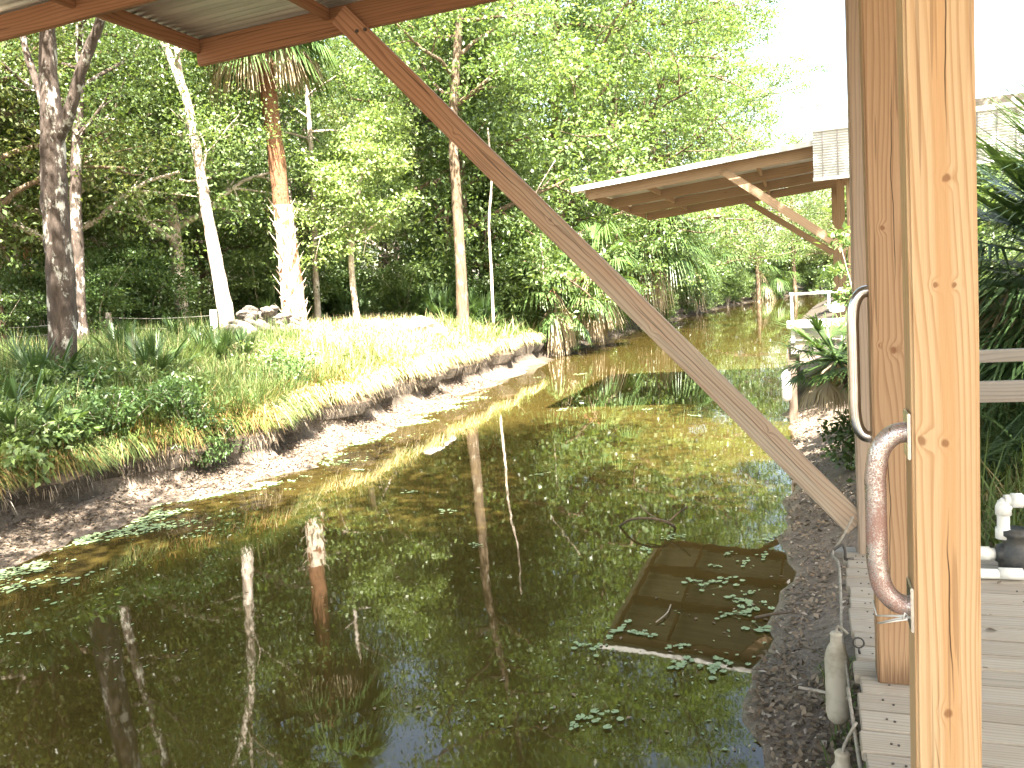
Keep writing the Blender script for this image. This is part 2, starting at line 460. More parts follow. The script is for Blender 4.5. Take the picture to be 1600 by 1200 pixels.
def metal_sheet(name, base, metal, rough):
    t = NT(name)
    oc = t.coord('Object')
    n = t.noise(t.mapping(oc, (0.7, 22, 3)), 1.0, 5, 0.65)
    c = t.mix(t.ramp(n, [(0.38, 0.0), (0.66, 0.75)]), base, tuple(0.42 * a for a in base))  # streaks put the light and dark bands of the corrugation into the colour
    return t.done(t.pbr(c, rough, metal, 0.5))
M['galv'] = metal_sheet('galvanised_sheet', (0.86, 0.87, 0.82), 0.6, 0.30)
M['white_sheet'] = metal_sheet('white_sheet', (0.78, 0.78, 0.76), 0.0, 0.5)

def rusty_chrome():
    t = NT('rusty_chrome')
    oc = t.coord('Object')
    n = t.noise(oc, 260, 5, 0.8)
    big = t.noise(oc, 9, 3)
    m = t.ramp(t.math('ADD', t.math('MULTIPLY', n, 0.6), t.math('MULTIPLY', big, 0.4)), [(0.465, 0.0), (0.54, 1.0)])
    sx = t.n('ShaderNodeSeparateXYZ'); t.l(oc, sx.inputs[0])
    c = t.mix(m, (0.66, 0.64, 0.62), t.mix(n, (0.17, 0.085, 0.065), (0.42, 0.26, 0.21)))
    b = t.pbr(c, t.math('ADD', 0.2, t.math('MULTIPLY', m, 0.45)), t.math('SUBTRACT', 1.0, t.math('MULTIPLY', m, 0.75)), 0.5, m, 0.25, 0.001)
    return t.done(b)
M['rusty_chrome'] = rusty_chrome()

def water_material():
    t = NT('murky_water')
    oc = t.coord('Object')
    silt = t.noise(t.mapping(oc, (0.5, 0.18, 1)), 1.0, 4)
    c = t.mix(t.ramp(silt, [(0.3, 0.0), (0.7, 1.0)]), (0.031, 0.0225, 0.0058), (0.046, 0.034, 0.009))
    r1 = t.noise(t.mapping(oc, (1.4, 1.1, 1)), 1.0, 2, 0.5)
    r2 = t.noise(t.mapping(oc, (9, 7, 1)), 1.0, 2, 0.5)
    h = t.math('ADD', t.math('MULTIPLY', r1, 1.0), t.math('MULTIPLY', r2, 0.10))
    b = t.pbr(c, 0.02, 0, 0.5, h, 0.035, 0.05)
    b.inputs['IOR'].default_value = 1.38
    return t.done(b)
M['water'] = water_material()

def ground_material():
    t = NT('bank_earth')
    oc = t.coord('Object')
    sp = t.n('ShaderNodeSeparateXYZ'); t.l(oc, sp.inputs[0])
    n1 = t.noise(oc, 1.3, 5, 0.6); n2 = t.noise(oc, 14, 6, 0.7); n3 = t.noise(oc, 60, 3, 0.7)
    vo = t.n('ShaderNodeTexVoronoi'); vo.inputs['Scale'].default_value = 26.0; t.l(oc, vo.inputs['Vector'])
    mud = t.ramp(t.math('ADD', t.math('MULTIPLY', n2, 0.5), t.math('MULTIPLY', n3, 0.5)),
                 [(0.32, (0.055, 0.042, 0.030)), (0.5, (0.130, 0.104, 0.078)), (0.68, (0.28, 0.235, 0.18))])
    mud = t.mix(t.ramp(vo.outputs['Color'], [(0.25, 0.0), (0.9, 0.45)]), mud, (0.17, 0.125, 0.10))
    soil = t.ramp(n2, [(0.3, (0.055, 0.038, 0.026)), (0.55, (0.13, 0.092, 0.058)), (0.75, (0.24, 0.18, 0.11))])
    # pale limestone fill of the clearing on the far bank
    dx = t.math('DIVIDE', t.math('ADD', sp.outputs[0], 11.0), 4.2); dy = t.math('DIVIDE', t.math('SUBTRACT', sp.outputs[1], 18.5), 5.5)
    d = t.math('ADD', t.math('ADD', t.math('MULTIPLY', dx, dx), t.math('MULTIPLY', dy, dy)), t.math('MULTIPLY', t.math('SUBTRACT', n1, 0.5), 1.6))
    d = t.math('ADD', d, t.math('MULTIPLY', t.math('SUBTRACT', 1.15, sp.outputs[2], True), 3.0))
    sand = t.ramp(n2, [(0.3, (0.30, 0.25, 0.17)), (0.65, (0.56, 0.50, 0.40))])
    soil = t.mix(t.ramp(d, [(0.7, 1.0), (1.15, 0.0)]), soil, sand)
    hz = t.math('ADD', sp.outputs[2], t.math('MULTIPLY', t.math('SUBTRACT', n1, 0.5), 0.15))
    c = t.mix(t.ramp(hz, [(0.32, 0.0), (0.42, 1.0)]), mud, soil)
    dark_earth = t.ramp(n2, [(0.3, (0.022, 0.017, 0.012)), (0.7, (0.075, 0.058, 0.04))])
    c = t.mix(t.ramp(t.math('DIVIDE', sp.outputs[1], 100.0), [(0.23, 0.0), (0.28, 1.0)]), c, dark_earth)  # shade of the farther bank put into the ground colour
    nz = t.n('ShaderNodeSeparateXYZ'); t.l(t.n('ShaderNodeNewGeometry').outputs['True Normal'], nz.inputs[0])
    c = t.mix(t.ramp(nz.outputs[2], [(0.25, 0.95), (0.6, 0.0)]), c, dark_earth)      # the steep cut face of the bank is darker
    wet = t.ramp(sp.outputs[2], [(0.0, 0.25), (0.06, 0.8)])
    b = t.pbr(c, wet, 0, 0.4, t.math('ADD', n2, t.math('MULTIPLY', n3, 0.6)), 0.8, 0.03)
    return t.done(b)
M['ground'] = ground_material()

# ------------------------------------------------------------------ terrain and water
WY = np.array([-60, 0, 5.6, 7.9, 9.2, 12.5, 20.9, 32.8, 50, 70, 90, 105, 125, 160, 300.])
WX = np.array([-7.6, -7.5, -7.5, -7.9, -7.2, -7.4, -8.1, -8.9, -8.6, -7.4, -5.2, -2.0, 6.0, 25, 120])
RX = np.array([-0.3, -0.3, -0.3, -0.2, -0.25, -0.3, -0.45, -0.5, -0.2, 0.8, 2.8, 6.0, 14, 34, 132])
def wig(y, s): return 0.16*math.sin(y*1.9+s) + 0.11*math.sin(y*4.3+2.1*s) + 0.07*math.sin(y*9.7+s*3.3)
def left_edge(y): return float(np.interp(y, WY, WX)) + wig(y, 0.3)
def right_edge(y): return float(np.interp(y, WY, RX)) + 0.4 * wig(y, 1.9)
def fbm(x, y):
    return (math.sin(x*0.9+1.3*math.sin(y*0.7)) + 0.6*math.sin(y*1.3+x*0.4+2) + 0.45*math.sin(x*2.3-y*1.9) + 0.3*math.sin(x*4.7+y*5.3)) / 2.3
def left_profile(y):
    near = float(np.interp(y, [0, 10, 15, 25, 40, 80], [0.62, 0.62, 0.72, 0.72, 0.6, 0.5]))
    far = float(np.interp(y, [0, 12, 18, 26, 40, 80], [1.3, 1.45, 1.66, 1.62, 1.4, 1.2]))
    rise = float(np.interp(y, [0, 11, 16, 26, 40], [0.36, 0.40, 0.55, 0.5, 0.4]))
    mw = float(np.interp(y, [0, 8, 11, 16, 22, 30], [0.82, 0.74, 0.62, 0.5, 0.42, 0.35]))
    k = 0.10 * wig(y, 4.0)
    mw = max(0.15, mw + 1.5*k)
    return [(-3.0, -0.9), (-1.2, -0.35), (-0.4, -0.10), (0.0, 0.0), (mw*0.35, 0.05), (mw*0.7, 0.10), (mw+0.10, 0.16), (mw+0.20, near*0.5),
            (mw+0.0, near*0.86), (mw+0.12, near), (mw+0.4, near+0.12), (mw+0.9, near+(far-near)*rise*0.55), (mw+1.6, near+(far-near)*rise),
            (mw+2.5, near+(far-near)*0.75), (mw+3.6, near+(far-near)*0.92), (mw+5, far), (mw+7, far+0.05), (mw+10, far+0.05), (mw+15, far), (mw+24, far),
            (mw+40, far-0.1), (mw+70, far-0.1), (160, 1.4), (420, 1.4)]
def right_profile(y):
    return [(-2.0, -0.7), (-0.7, -0.2), (0.0, 0.0), (0.18, 0.07), (0.4, 0.14), (0.7, 0.26), (1.0, 0.42), (1.4, 0.58), (2.0, 0.68), (3.0, 0.72), (4.5, 0.75),
            (7, 0.85), (12, 0.95), (25, 1.0), (60, 1.1), (420, 1.2)]
def ground_z(x, y):
    le, re = left_edge(y), right_edge(y)
    if x < (le + re) / 2:
        p = left_profile(y); d = le - x
    else:
        p = right_profile(y); d = x - re
    return float(np.interp(d, [max(q[0], p[i-1][0] + 1e-4) if i else q[0] for i, q in enumerate(p)], [q[1] for q in p]))

def build_terrain():
    ys = list(np.arange(-8, 30, 0.22)) + list(np.arange(30, 60, 0.6)) + list(np.arange(60, 130, 2)) + [140, 160, 200, 260, 300]
    ys = [-300, -120, -60, -30, -15] + ys + [420]
    verts = []; rows = 0
    for y in ys:
        yy = min(max(y, -60), 300)
        le, re = left_edge(yy), right_edge(yy)
        L = [(le - d, z, d) for d, z in left_profile(yy)]
        Rr = [(re + d, z, d) for d, z in right_profile(yy)]
        row = list(reversed(L)) + Rr
        rows = len(row)
        for x, z, d in row:
            amp = 0.0 if d < 0.2 else min(0.10, 0.02 + 0.02*d)
            verts.append((x + 0.06*math.sin(y*3.1+z*7)*(1 if 0.3 < d < 3 else 0), y, z + amp*fbm(x*2, y*2)))
    quads = []
    for j in range(len(ys) - 1):
        for i in range(rows - 1):
            a = j*rows + i
            quads.append((a, a+1, a+rows+1, a+rows))
    o = np_mesh('ground', verts, quads, M['ground'])
    o.data.polygons.foreach_set('use_smooth', [True]*len(o.data.polygons))
    return tag(o, kind='structure')
build_terrain()
wm = MB()
yl = list(np.arange(-60, 301, 10))
vs = []
for y in yl: vs += [(left_edge(y) - 1.5, y, 0), (right_edge(y) + 0.9, y, 0)]
wm.add(vs, [(2*i, 2*i+1, 2*i+3, 2*i+2) for i in range(len(yl)-1)])
tag(wm.build('water', M['water']), kind='structure')

# ------------------------------------------------------------------ near boat shelter (posts, brace, roof) on its dock
PX = 0.29
shelter = thing('boat_shelter', 'near open boat shelter of pine posts with one long diagonal brace', 'shelter', (PX, 3.3, 0.75))
postA = board('post', (PX, 2.15, 0.752), (PX, 2.15, 4.22), 0.140, 0.140, (1, 0, 0), M['post_flashlit'], shelter, 0.007, 'pine post nearest the camera, coloured pale as if flash lit, with an orange heart stripe')
postB = board('post', (PX+0.003, 3.41, 0.752), (PX-0.004, 3.41, 4.22), 0.140, 0.140, (1, 0, 0), M['post_tan'], shelter, 0.007, 'tan post with the bright steel grab bar')
postC = board('post', (PX+0.02, 5.02, 0.20), (PX+0.03, 5.02, 4.22), 0.140, 0.140, (1, 0, 0), M['post_weathered'], shelter, 0.007, 'weathered post that carries the foot of the brace')

def hang(child, post):
    bpy.context.view_layer.update()
    mw = child.matrix_world.copy()
    child.parent = post
    child.matrix_parent_inverse = post.matrix_world.inverted()
    child.matrix_basis = mw

def grab_bar(post, X0, Y, z0, z1, out, r, mat, label, plate):
    m = MB(); c = 0.06
    path = [(X0+0.004, Y, z0), (X0-out*0.45, Y, z0+0.008), (X0-out*0.85, Y, z0+c*0.75), (X0-out, Y, z0+c*1.8), (X0-out, Y, z0*0.66+z1*0.34),
            (X0-out, Y, z0*0.34+z1*0.66), (X0-out, Y, z1-c*1.8), (X0-out*0.85, Y, z1-c*0.75), (X0-out*0.45, Y, z1-0.008), (X0+0.004, Y, z1)]
    m.tube(smooth_path(path, 7), r, 20)
    o = m.build('grab_bar', mat, None, True)
    o['label'] = label
    hang(o, post)
    if plate:
        for za, zb in ((z0-0.05, z0+0.06), (z1-0.06, z1+0.05)):
            k = MB(); k.box((X0-0.007, Y-0.045, za), (X0, Y+0.045, zb))
            hang(k.build('mounting_plate', M['steel'], None, bevel=0.002), post)
grab_bar(postA, PX-0.070, 2.13, 1.535, 1.965, 0.075, 0.0245, M['rusty_chrome'], 'pitted rusty chrome grab bar', True)
grab_bar(postB, PX-0.070, 3.40, 1.715, 2.275, 0.055, 0.0225, M['steel'], 'bright steel grab bar', False)

SL = 0.02
def rz(x): return 4.215 + SL * (x + 4.02)
board('rafter', (-4.02, 5.045, rz(-4.02)), (3.0, 5.045, rz(3.0)), 0.175, 0.042, (0, 0, 1), M['rafter'], shelter)
board('rafter', (-5.05, 3.98, rz(-5.05)), (3.0, 3.98, rz(3.0)), 0.14, 0.042, (0, 0, 1), M['rafter'], shelter)
for y in (2.9, 1.8, 0.7, -0.4): board('rafter', (-3.99, y, rz(-4.02)), (3.0, y, rz(3.0)), 0.14, 0.042, (0, 0, 1), M['rafter'], shelter)
for a, b in ((5.022, 4.004), (3.956, 2.924), (2.876, 1.824), (1.776, 0.724), (0.676, -0.376)):
    board('fascia', (-4.0, a, 4.255), (-4.0, b, 4.255), 0.095, 0.042, (0, 0, 1), M['rafter'], shelter)
    board('purlin', (-2.93, a, 4.285), (-2.93, b, 4.285), 0.07, 0.042, (0, 0, 1), M['rafter'], shelter)
    board('purlin', (-1.2, a, 4.32), (-1.2, b, 4.32), 0.07, 0.042, (0, 0, 1), M['rafter'], shelter)
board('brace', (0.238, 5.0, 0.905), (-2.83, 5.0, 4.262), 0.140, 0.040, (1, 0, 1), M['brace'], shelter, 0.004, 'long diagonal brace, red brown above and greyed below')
for x in (-2.70, -2.64):
    bl = MB(); bl.tube([(x, 4.972, 4.13), (x, 4.985, 4.13)], 0.012, 8)
    bl.build('bolt', M['screw'], shelter)
def corrugated(x0, x1, y0, y1, zf, per, amp, name, mat, parent):
    n = int((y1 - y0) / per * 8); m = MB(); vs = []
    for i in range(n + 1):
        y = y0 + (y1 - y0) * i / n
        dz = amp * math.sin(2*math.pi*(y - y0)/per)
        for x in (x0, (x0+x1)/2, x1): vs.append((x, y, zf(x) + dz))
    m.add(vs, [(3*i+k, 3*i+k+1, 3*i+k+4, 3*i+k+3) for i in range(n) for k in range(2)])
    o = m.build(name, mat, parent, True)
    md = o.modifiers.new('gauge', 'SOLIDIFY'); md.thickness = 0.0012; md.offset = 1
    return o
corrugated(-4.12, 3.06, -0.8, 5.11, lambda x: rz(x) + 0.101, 0.068, 0.013, 'roof_sheet', M['galv'], shelter)
corrugated(-5.10, -4.13, -0.8, 4.03, lambda x: rz(x) + 0.085, 0.068, 0.013, 'roof_sheet', M['galv'], shelter)  # unseen roof extension added to shade the projecting rafter tail
for y in (-0.5, 2.2, 4.9): board('post', (2.9, y, 0.752), (2.9, y, 4.24), 0.14, 0.14, (1, 0, 0), M['post_weathered'], shelter, 0.006)

# dock: weathered planks on stringers and piles
dock = thing('dock', 'weathered grey plank dock under the near shelter', 'dock', (1.5, 2.0, 0.0))
d = MB()
y = 4.98
while y > -2.0:
    w = 0.137 + random.uniform(-0.004, 0.003)
    x0 = 0.145 + random.uniform(-0.016, 0.014) + 0.012 * (y - 3)
    zt = 0.75 + random.uniform(-0.0025, 0.0025)
    n0 = len(d.v)
    d.box((x0, y - w, zt - 0.038), (2.95, y, zt))
    y -= w + random.uniform(0.004, 0.010)
d.build('decking', M['deck'], dock, bevel=0.004)
nm = MB()
for yb in np.arange(4.91, 0.2, -0.1435):
    for xn in (0.225, 0.255, 0.93, 0.96, 1.6):
        q = (xn + random.uniform(-0.006, 0.006), yb + random.uniform(-0.03, 0.03), 0.7505)
        nm.lathe(q, [(0.0045, 0.0), (0.0045, 0.0035)], 7)
tag(nm.build('nail_heads', M['screw'], dock), kind='stuff')
board('stringer', (0.24, -2.0, 0.64), (0.24, 4.94, 0.64), 0.14, 0.04, (0, 0, 1), M['rail'], dock)
board('stringer', (2.8, -2.0, 0.64), (2.8, 4.94, 0.64), 0.14, 0.04, (0, 0, 1), M['rail'], dock)
board('end_step', (0.115, 5.12, 0.70), (0.235, 5.12, 0.70), 0.10, 0.04, (0, 1, 0), M['rail'], dock)
for yy in (0.6, 2.6, 4.6): board('pile', (0.36, yy, -0.4), (0.36, yy, 0.70), 0.13, 0.13, (1, 0, 0), M['pile'], dock)
for yy in (0.6, 4.6): board('pile', (2.7, yy, -0.4), (2.7, yy, 0.70), 0.13, 0.13, (1, 0, 0), M['pile'], dock)

rail = thing('railing', 'grey two board wooden railing closing the far end of the near dock', 'railing', (1.6, 5.06, 0.75))
board('top_rail', (0.39, 5.06, 1.845), (3.0, 5.06, 1.845), 0.066, 0.05, (0, 0, 1), M['rail'], rail)
board('lower_rail', (0.39, 5.06, 1.650), (3.0, 5.06, 1.650), 0.115, 0.038, (0, 0, 1), M['rail'], rail)
board('rail_post', (3.05, 5.06, 0.4), (3.05, 5.06, 1.9), 0.09, 0.09, (1, 0, 0), M['rail'], rail)
board('rail_post', (0.43, 5.115, 0.4), (0.43, 5.115, 1.9), 0.07, 0.06, (1, 0, 0), M['rail'], rail)

# pump with white plumbing at the far end of the dock
pump = thing('water_pump', 'black water pump with white pipes on the dock planks', 'pump', (1.12, 4.72, 0.752))
m = MB(); m.tube([(1.06, 4.74, 0.90), (1.10, 4.74, 0.90), (1.11, 4.74, 0.90), (1.45, 4.74, 0.90), (1.48, 4.74, 0.90)], [0.07, 0.075, 0.10, 0.10, 0.08], 20)
for k in range(10):
    x = 1.14 + 0.03*k; m.tube([(x, 4.74, 0.90), (x+0.008, 4.74, 0.90)], 0.107, 20)
mo = m.build('motor', M['black_plastic'], pump, True)
m = MB(); m.box((1.05, 4.62, 0.985), (1.30, 4.84, 1.005)); m.build('cover', M['grey_plastic'], pump, bevel=0.006)
m = MB(); m.box((1.10, 4.625, 1.0065), (1.19, 4.69, 1.0085)); m.build('sticker', M['white_paint'], pump)
m = MB(); m.lathe((0.985, 4.74, 0.752), [(0.07, 0.0), (0.085, 0.02), (0.085, 0.12), (0.065, 0.15), (0.065, 0.19), (0.078, 0.2), (0.078, 0.225), (0.03, 0.235)], 20); m.build('strainer_pot', M['black_plastic'], pump, True)
m = MB(); m.tube([(0.885, 4.74, 0.845), (0.90, 4.74, 0.845), (0.93, 4.74, 0.85), (0.99, 4.74, 0.85)], [0.036, 0.05, 0.055, 0.05], 16); m.build('union_nut', M['black_plastic'], pump, True)
m = MB(); m.tube(smooth_path([(0.925, 4.74, 0.93), (0.925, 4.74, 1.04), (0.925, 4.74, 1.10), (0.945, 4.74, 1.125), (1.0, 4.74, 1.13), (1.7, 4.74, 1.13)], 5), 0.030, 16)
m.tube([(0.925, 4.74, 0.93), (0.925, 4.74, 0.985)], 0.038, 16); m.tube([(0.925, 4.74, 1.055), (0.925, 4.74, 1.09), (0.935, 4.74, 1.115)], 0.038, 16); m.tube([(0.96, 4.74, 1.13), (1.01, 4.74, 1.13)], 0.038, 16)
m.build('outlet_pipe', M['pvc'], pump, True)
m = MB(); m.tube([(0.55, 4.74, 0.845), (0.885, 4.74, 0.845)], 0.030, 16); m.tube([(0.80, 4.74, 0.845), (0.86, 4.74, 0.845)], 0.037, 16); m.build('inlet_pipe', M['pvc'], pump, True)
m = MB(); m.tube([(0.60, 4.60, 0.779), (0.97, 4.62, 0.779)], 0.026, 14); m.tube([(0.88, 4.617, 0.782), (0.985, 4.62, 0.782)], 0.030, 14)
tag(m.build('loose_pipe', M['pvc'], None, True), 'short loose white pipe lying on the planks in front of the pump', 'pipe')

# fenders, rope, cord on the dock edge
def fender(x, y, z0, z1, r, label):
    t = thing('fender', label, 'fender', (x, y, z0))
    m = MB(); h = z1 - z0
    m.lathe((x, y, z0), [(r*0.5, 0), (r*0.85, 0.02), (r, 0.05), (r*0.98, h*0.5), (r, h-0.13), (r*0.94, h-0.10), (r*0.7, h-0.065), (r*0.5, h-0.05), (r*0.46, h-0.015), (r*0.52, h-0.008), (r*0.4, h)], 22)
    m.build('body', M['fender'], t, True)
    k = MB(); k.tube(smooth_path([(x, y, z1-0.01), (x+0.01, y, z1+0.03), (x+0.05, y, 0.752)], 4), 0.006, 6); k.build('lanyard', M['rope'], t, True)
    return t
fender(0.082, 3.80, 0.33, 0.755, 0.052, 'stained cream fender standing against the dock edge in the mud')
fender(0.075, 3.02, 0.22, 0.635, 0.054, 'second cream fender, nearer, cut off by the picture edge')
m = MB()
pts = [(0.215, 4.94, 0.97), (0.155, 4.9, 0.86), (0.10, 4.86, 0.775), (0.125, 4.62, 0.79), (0.118, 4.2, 0.74), (0.112, 3.95, 0.705), (0.125, 3.62, 0.60), (0.115, 3.4, 0.69), (0.11, 3.25, 0.745), (0.12, 3.0, 0.71), (0.13, 2.7, 0.66), (0.12, 2.2, 0.60)]
m.tube(smooth_path(pts, 6), 0.007, 7, wob=0.2)
tag(m.build('rope', M['rope'], None, True), 'old grey rope hanging along the dock edge', 'rope')
m = MB(); m.tube(smooth_path([(0.105, 4.85, 0.80), (0.15, 4.85, 0.83), (0.165, 4.85, 0.80), (0.165, 4.85, 0.745)], 5), 0.008, 7)
m.tube([(0.165, 4.85, 0.745), (0.21, 4.85, 0.753)], 0.009, 7)
tag(m.build('hook', M['screw'], None, True), 'dark bent iron hook on the dock corner by the brace foot', 'hook')
m = MB()
b1 = at_y(1370, 962, 3.335); b2 = at_y(1372, 974, 3.335)
aa = (PX-0.074, 2.125, 1.512)
m.tube([b1, aa], 0.0032, 6); m.tube([b2, aa], 0.0032, 6)
m.tube([aa, (PX-0.09, 2.125, 1.505), (PX-0.088, 2.11, 1.525), aa], 0.004, 6)
m.tube([b1, (PX-0.072, 3.485, b1[2]), (PX+0.078, 3.485, b1[2]), (PX+0.078, 3.337, b1[2]), b2], 0.0032, 6)
tag(m.build('cord', M['white_cord'], None, True), 'thin white cord tied from the pitted grab bar round the next post', 'cord')
m = MB(); rp = [(0.165 + 0.022*math.cos(a), 3.60, 0.80 + 0.022*math.sin(a)) for a in np.linspace(0, 2*math.pi, 13)]
m.tube(rp, 0.004, 6, cap=False); m.tube([(0.165, 3.60, 0.778), (0.17, 3.60, 0.748)], 0.005, 6)
tag(m.build('eye_bolt', M['screw'], None, True), 'small iron eye bolt in the dock edge beside the tan post', 'bolt')
m = MB(); m.tube(smooth_path([at_z(1248, 1074, 0.20), at_z(1290, 1082, 0.24), at_y(1328, 1092, 3.72)], 5), [0.009]*5 + [0.007]*6, 6)
tag(m.build('stick', M['twig'], None, True), 'thin bare stick poking from the mud against the fender', 'stick')

# ------------------------------------------------------------------ far boat shelter with its raised dock
far = thing('boat_shelter', 'far boat shelter with a sloping white roof held by two braces', 'shelter', (0.68, 17.0, 0.6))
FS = 0.078
def fz(x): return 4.10 + FS * (x + 3.7)
for yy in (14.22, 16.1, 18.0, 19.92):
    board('rafter', (-3.50, yy, fz(-3.50) - 0.125), (4.6, yy, fz(4.6) - 0.125), 0.185, 0.04, (0, 0, 1), M['new_pine'], far)
for xx, h in ((-3.53, 0.13), (-2.55, 0.10), (-0.70, 0.10), (1.2, 0.10)):
    for a, b in ((14.245, 16.075), (16.125, 17.975), (18.025, 19.895)):
        board('purlin', (xx, a, fz(xx) - 0.10), (xx, b, fz(xx) - 0.10), h, 0.04, (0, 0, 1), M['new_pine'], far)
corrugated(-3.72, 4.7, 13.98, 20.12, lambda x: fz(x), 0.076, 0.009, 'roof_sheet', M['white_sheet'], far)
board('roof_trim', (-3.72, 13.955, fz(-3.72) - 0.030), (0.30, 13.955, fz(0.30) - 0.030), 0.085, 0.02, (0, 0, 1), plain('shade_greyed_trim', (0.55, 0.55, 0.53), 0.6, dirt=(0.36, 0.35, 0.32), dscale=9, damt=0.6), far)  # partial shade put into the grey of the white trim, plus dirt patches
board('brace', (0.63, 14.175, 2.70), (-1.20, 14.175, 4.12), 0.13, 0.045, (1, 0, 1), M['new_pine'], far)
board('brace', (0.60, 19.87, 2.80), (-1.25, 19.87, 4.15), 0.13, 0.045, (1, 0, 1), M['new_pine'], far)
for px, py in ((0.715, 14.22), (0.67, 17.05), (0.67, 19.92)):
    board('post', (px, py, 0.3), (px, py, fz(px) - 0.22), 0.14, 0.14, (1, 0, 0), M['new_pine'], far)
for py in (14.22, 17.05, 19.92): board('post', (4.4, py, 0.3), (4.4, py, fz(4.4) - 0.22), 0.14, 0.14, (1, 0, 0), M['new_pine'], far)
board('header', (0.715, 14.3, fz(0.7) - 0.31), (0.715, 19.85, fz(0.7) - 0.31), 0.18, 0.04, (0, 0, 1), M['new_pine'], far)
m = MB(); vs = []; nr = 20
for i in range(nr*2 + 1):
    z = 3.80 + (4.58 - 3.80) * i / (nr*2)
    yy = 13.90 - (0.010 if i % 2 else 0.0)
    vs += [(0.17, yy, z), (4.75, yy, z)]
m.add(vs, [(2*i, 2*i+1, 2*i+3, 2*i+2) for i in range(nr*2)])
m.add([(0.17, 13.925, 3.80), (4.75, 13.925, 3.80), (4.75, 13.925, 4.58), (0.17, 13.925, 4.58)], [(1, 0, 3, 2)])
panel = m.build('siding_panel', plain('grey_white_siding', (0.52, 0.52, 0.50), 0.6, dirt=(0.38, 0.37, 0.34), damt=0.4), far)
m = MB()
x = 0.30
while x < 4.7:
    m.box((x, 13.880, 3.82), (x + 0.014, 13.889, 4.52)); x += 0.235 + random.uniform(-0.02, 0.02)
m.build('panel_wire', plain('grey_wire', (0.30, 0.27, 0.26), 0.6), panel)
m = MB(); m.box((0.16, 13.87, 4.52), (4.76, 13.905, 4.60)); m.box((0.16, 13.878, 3.78), (4.76, 13.905, 3.835)); m.build('panel_edge', M['white_paint'], panel, bevel=0.004)
board('panel_beam', (0.70, 13.96, 4.66), (4.8, 13.96, 4.66), 0.115, 0.06, (0, 0, 1), M['rail'], far)

fdock = thing('dock', 'far raised dock with white plumbing below the far shelter', 'dock', (1.2, 17, 0.0))
m = MB(); yy = 13.95
while yy < 20.4:
    m.box((-0.27 + random.uniform(-0.02, 0.02), yy, 1.255), (3.2, yy + 0.135, 1.295)); yy += 0.143
m.build('decking', M['deck'], fdock)
board('edge_beam', (-0.25, 13.92, 1.18), (3.2, 13.92, 1.18), 0.14, 0.04, (0, 0, 1), M['rail'], fdock)
for px, py in ((-0.24, 14.02), (-0.24, 17.0), (-0.24, 20.2), (1.5, 14.02), (3.0, 14.02)):
    board('pile', (px, py, -0.5), (px, py, 1.25), 0.13, 0.13, (1, 0, 0), M['pile'], fdock)
t = thing('pipe_rail', 'white plastic pipe rail standing on the corner of the far dock', 'railing', (-0.2, 13.99, 1.295))
m = MB(); m.tube([(-0.215, 13.99, 1.295), (-0.215, 13.99, 2.055)], 0.024, 10); m.build('upright', M['pvc'], t, True)
m = MB(); m.tube([(0.34, 13.99, 2.055), (0.34, 13.99, 1.80)], 0.024, 10); m.build('upright', M['pvc'], t, True)
m = MB(); m.tube([(-0.24, 13.99, 2.06), (0.85, 13.99, 2.06)], 0.024, 10); m.tube([(-0.25, 13.99, 2.06), (-0.18, 13.99, 2.06)], 0.032, 10); m.build('top_pipe', M['pvc'], t, True)
t = thing('bottle_float', 'small white bottle float hanging under the pipe rail', 'float', (0.42, 13.97, 1.74))
m = MB(); m.tube([(0.34, 13.97, 1.785), (0.37, 13.97, 1.79), (0.40, 13.97, 1.80), (0.54, 13.97, 1.81), (0.57, 13.97, 1.81)], [0.02, 0.04, 0.07, 0.07, 0.045], 14); m.build('body', M['float'], t, True)
t = thing('shelf', 'white boarded shelf box on the far dock beside the fan palm', 'shelf', (0.1, 13.9, 1.295))
m = MB(); m.box((-0.30, 13.80, 1.52), (0.62, 14.05, 1.645)); m.build('top', M['white_paint'], t, bevel=0.01)
m = MB(); m.box((-0.24, 13.88, 1.295), (-0.18, 13.95, 1.52)); m.build('leg', M['white_paint'], t)
m = MB(); m.box((0.50, 13.88, 1.295), (0.56, 13.95, 1.52)); m.build('leg', M['white_paint'], t)
t = thing('fender', 'clean white fender hanging on the corner pile of the far dock', 'fender', (-0.34, 13.9, 0.35))
m = MB(); m.lathe((-0.335, 13.92, 0.35), [(0.03, 0), (0.065, 0.03), (0.078, 0.08), (0.078, 0.40), (0.062, 0.46), (0.03, 0.49), (0.025, 0.52)], 18); m.build('body', M['float'], t, True)
m = MB(); m.tube([(-0.335, 13.92, 0.86), (-0.30, 13.915, 1.2)], 0.006, 6); m.build('lanyard', M['rope'], t)
# ------------------------------------------------------------------ vegetation builders
ZUP = np.array([0.0, 0.0, 1.0])

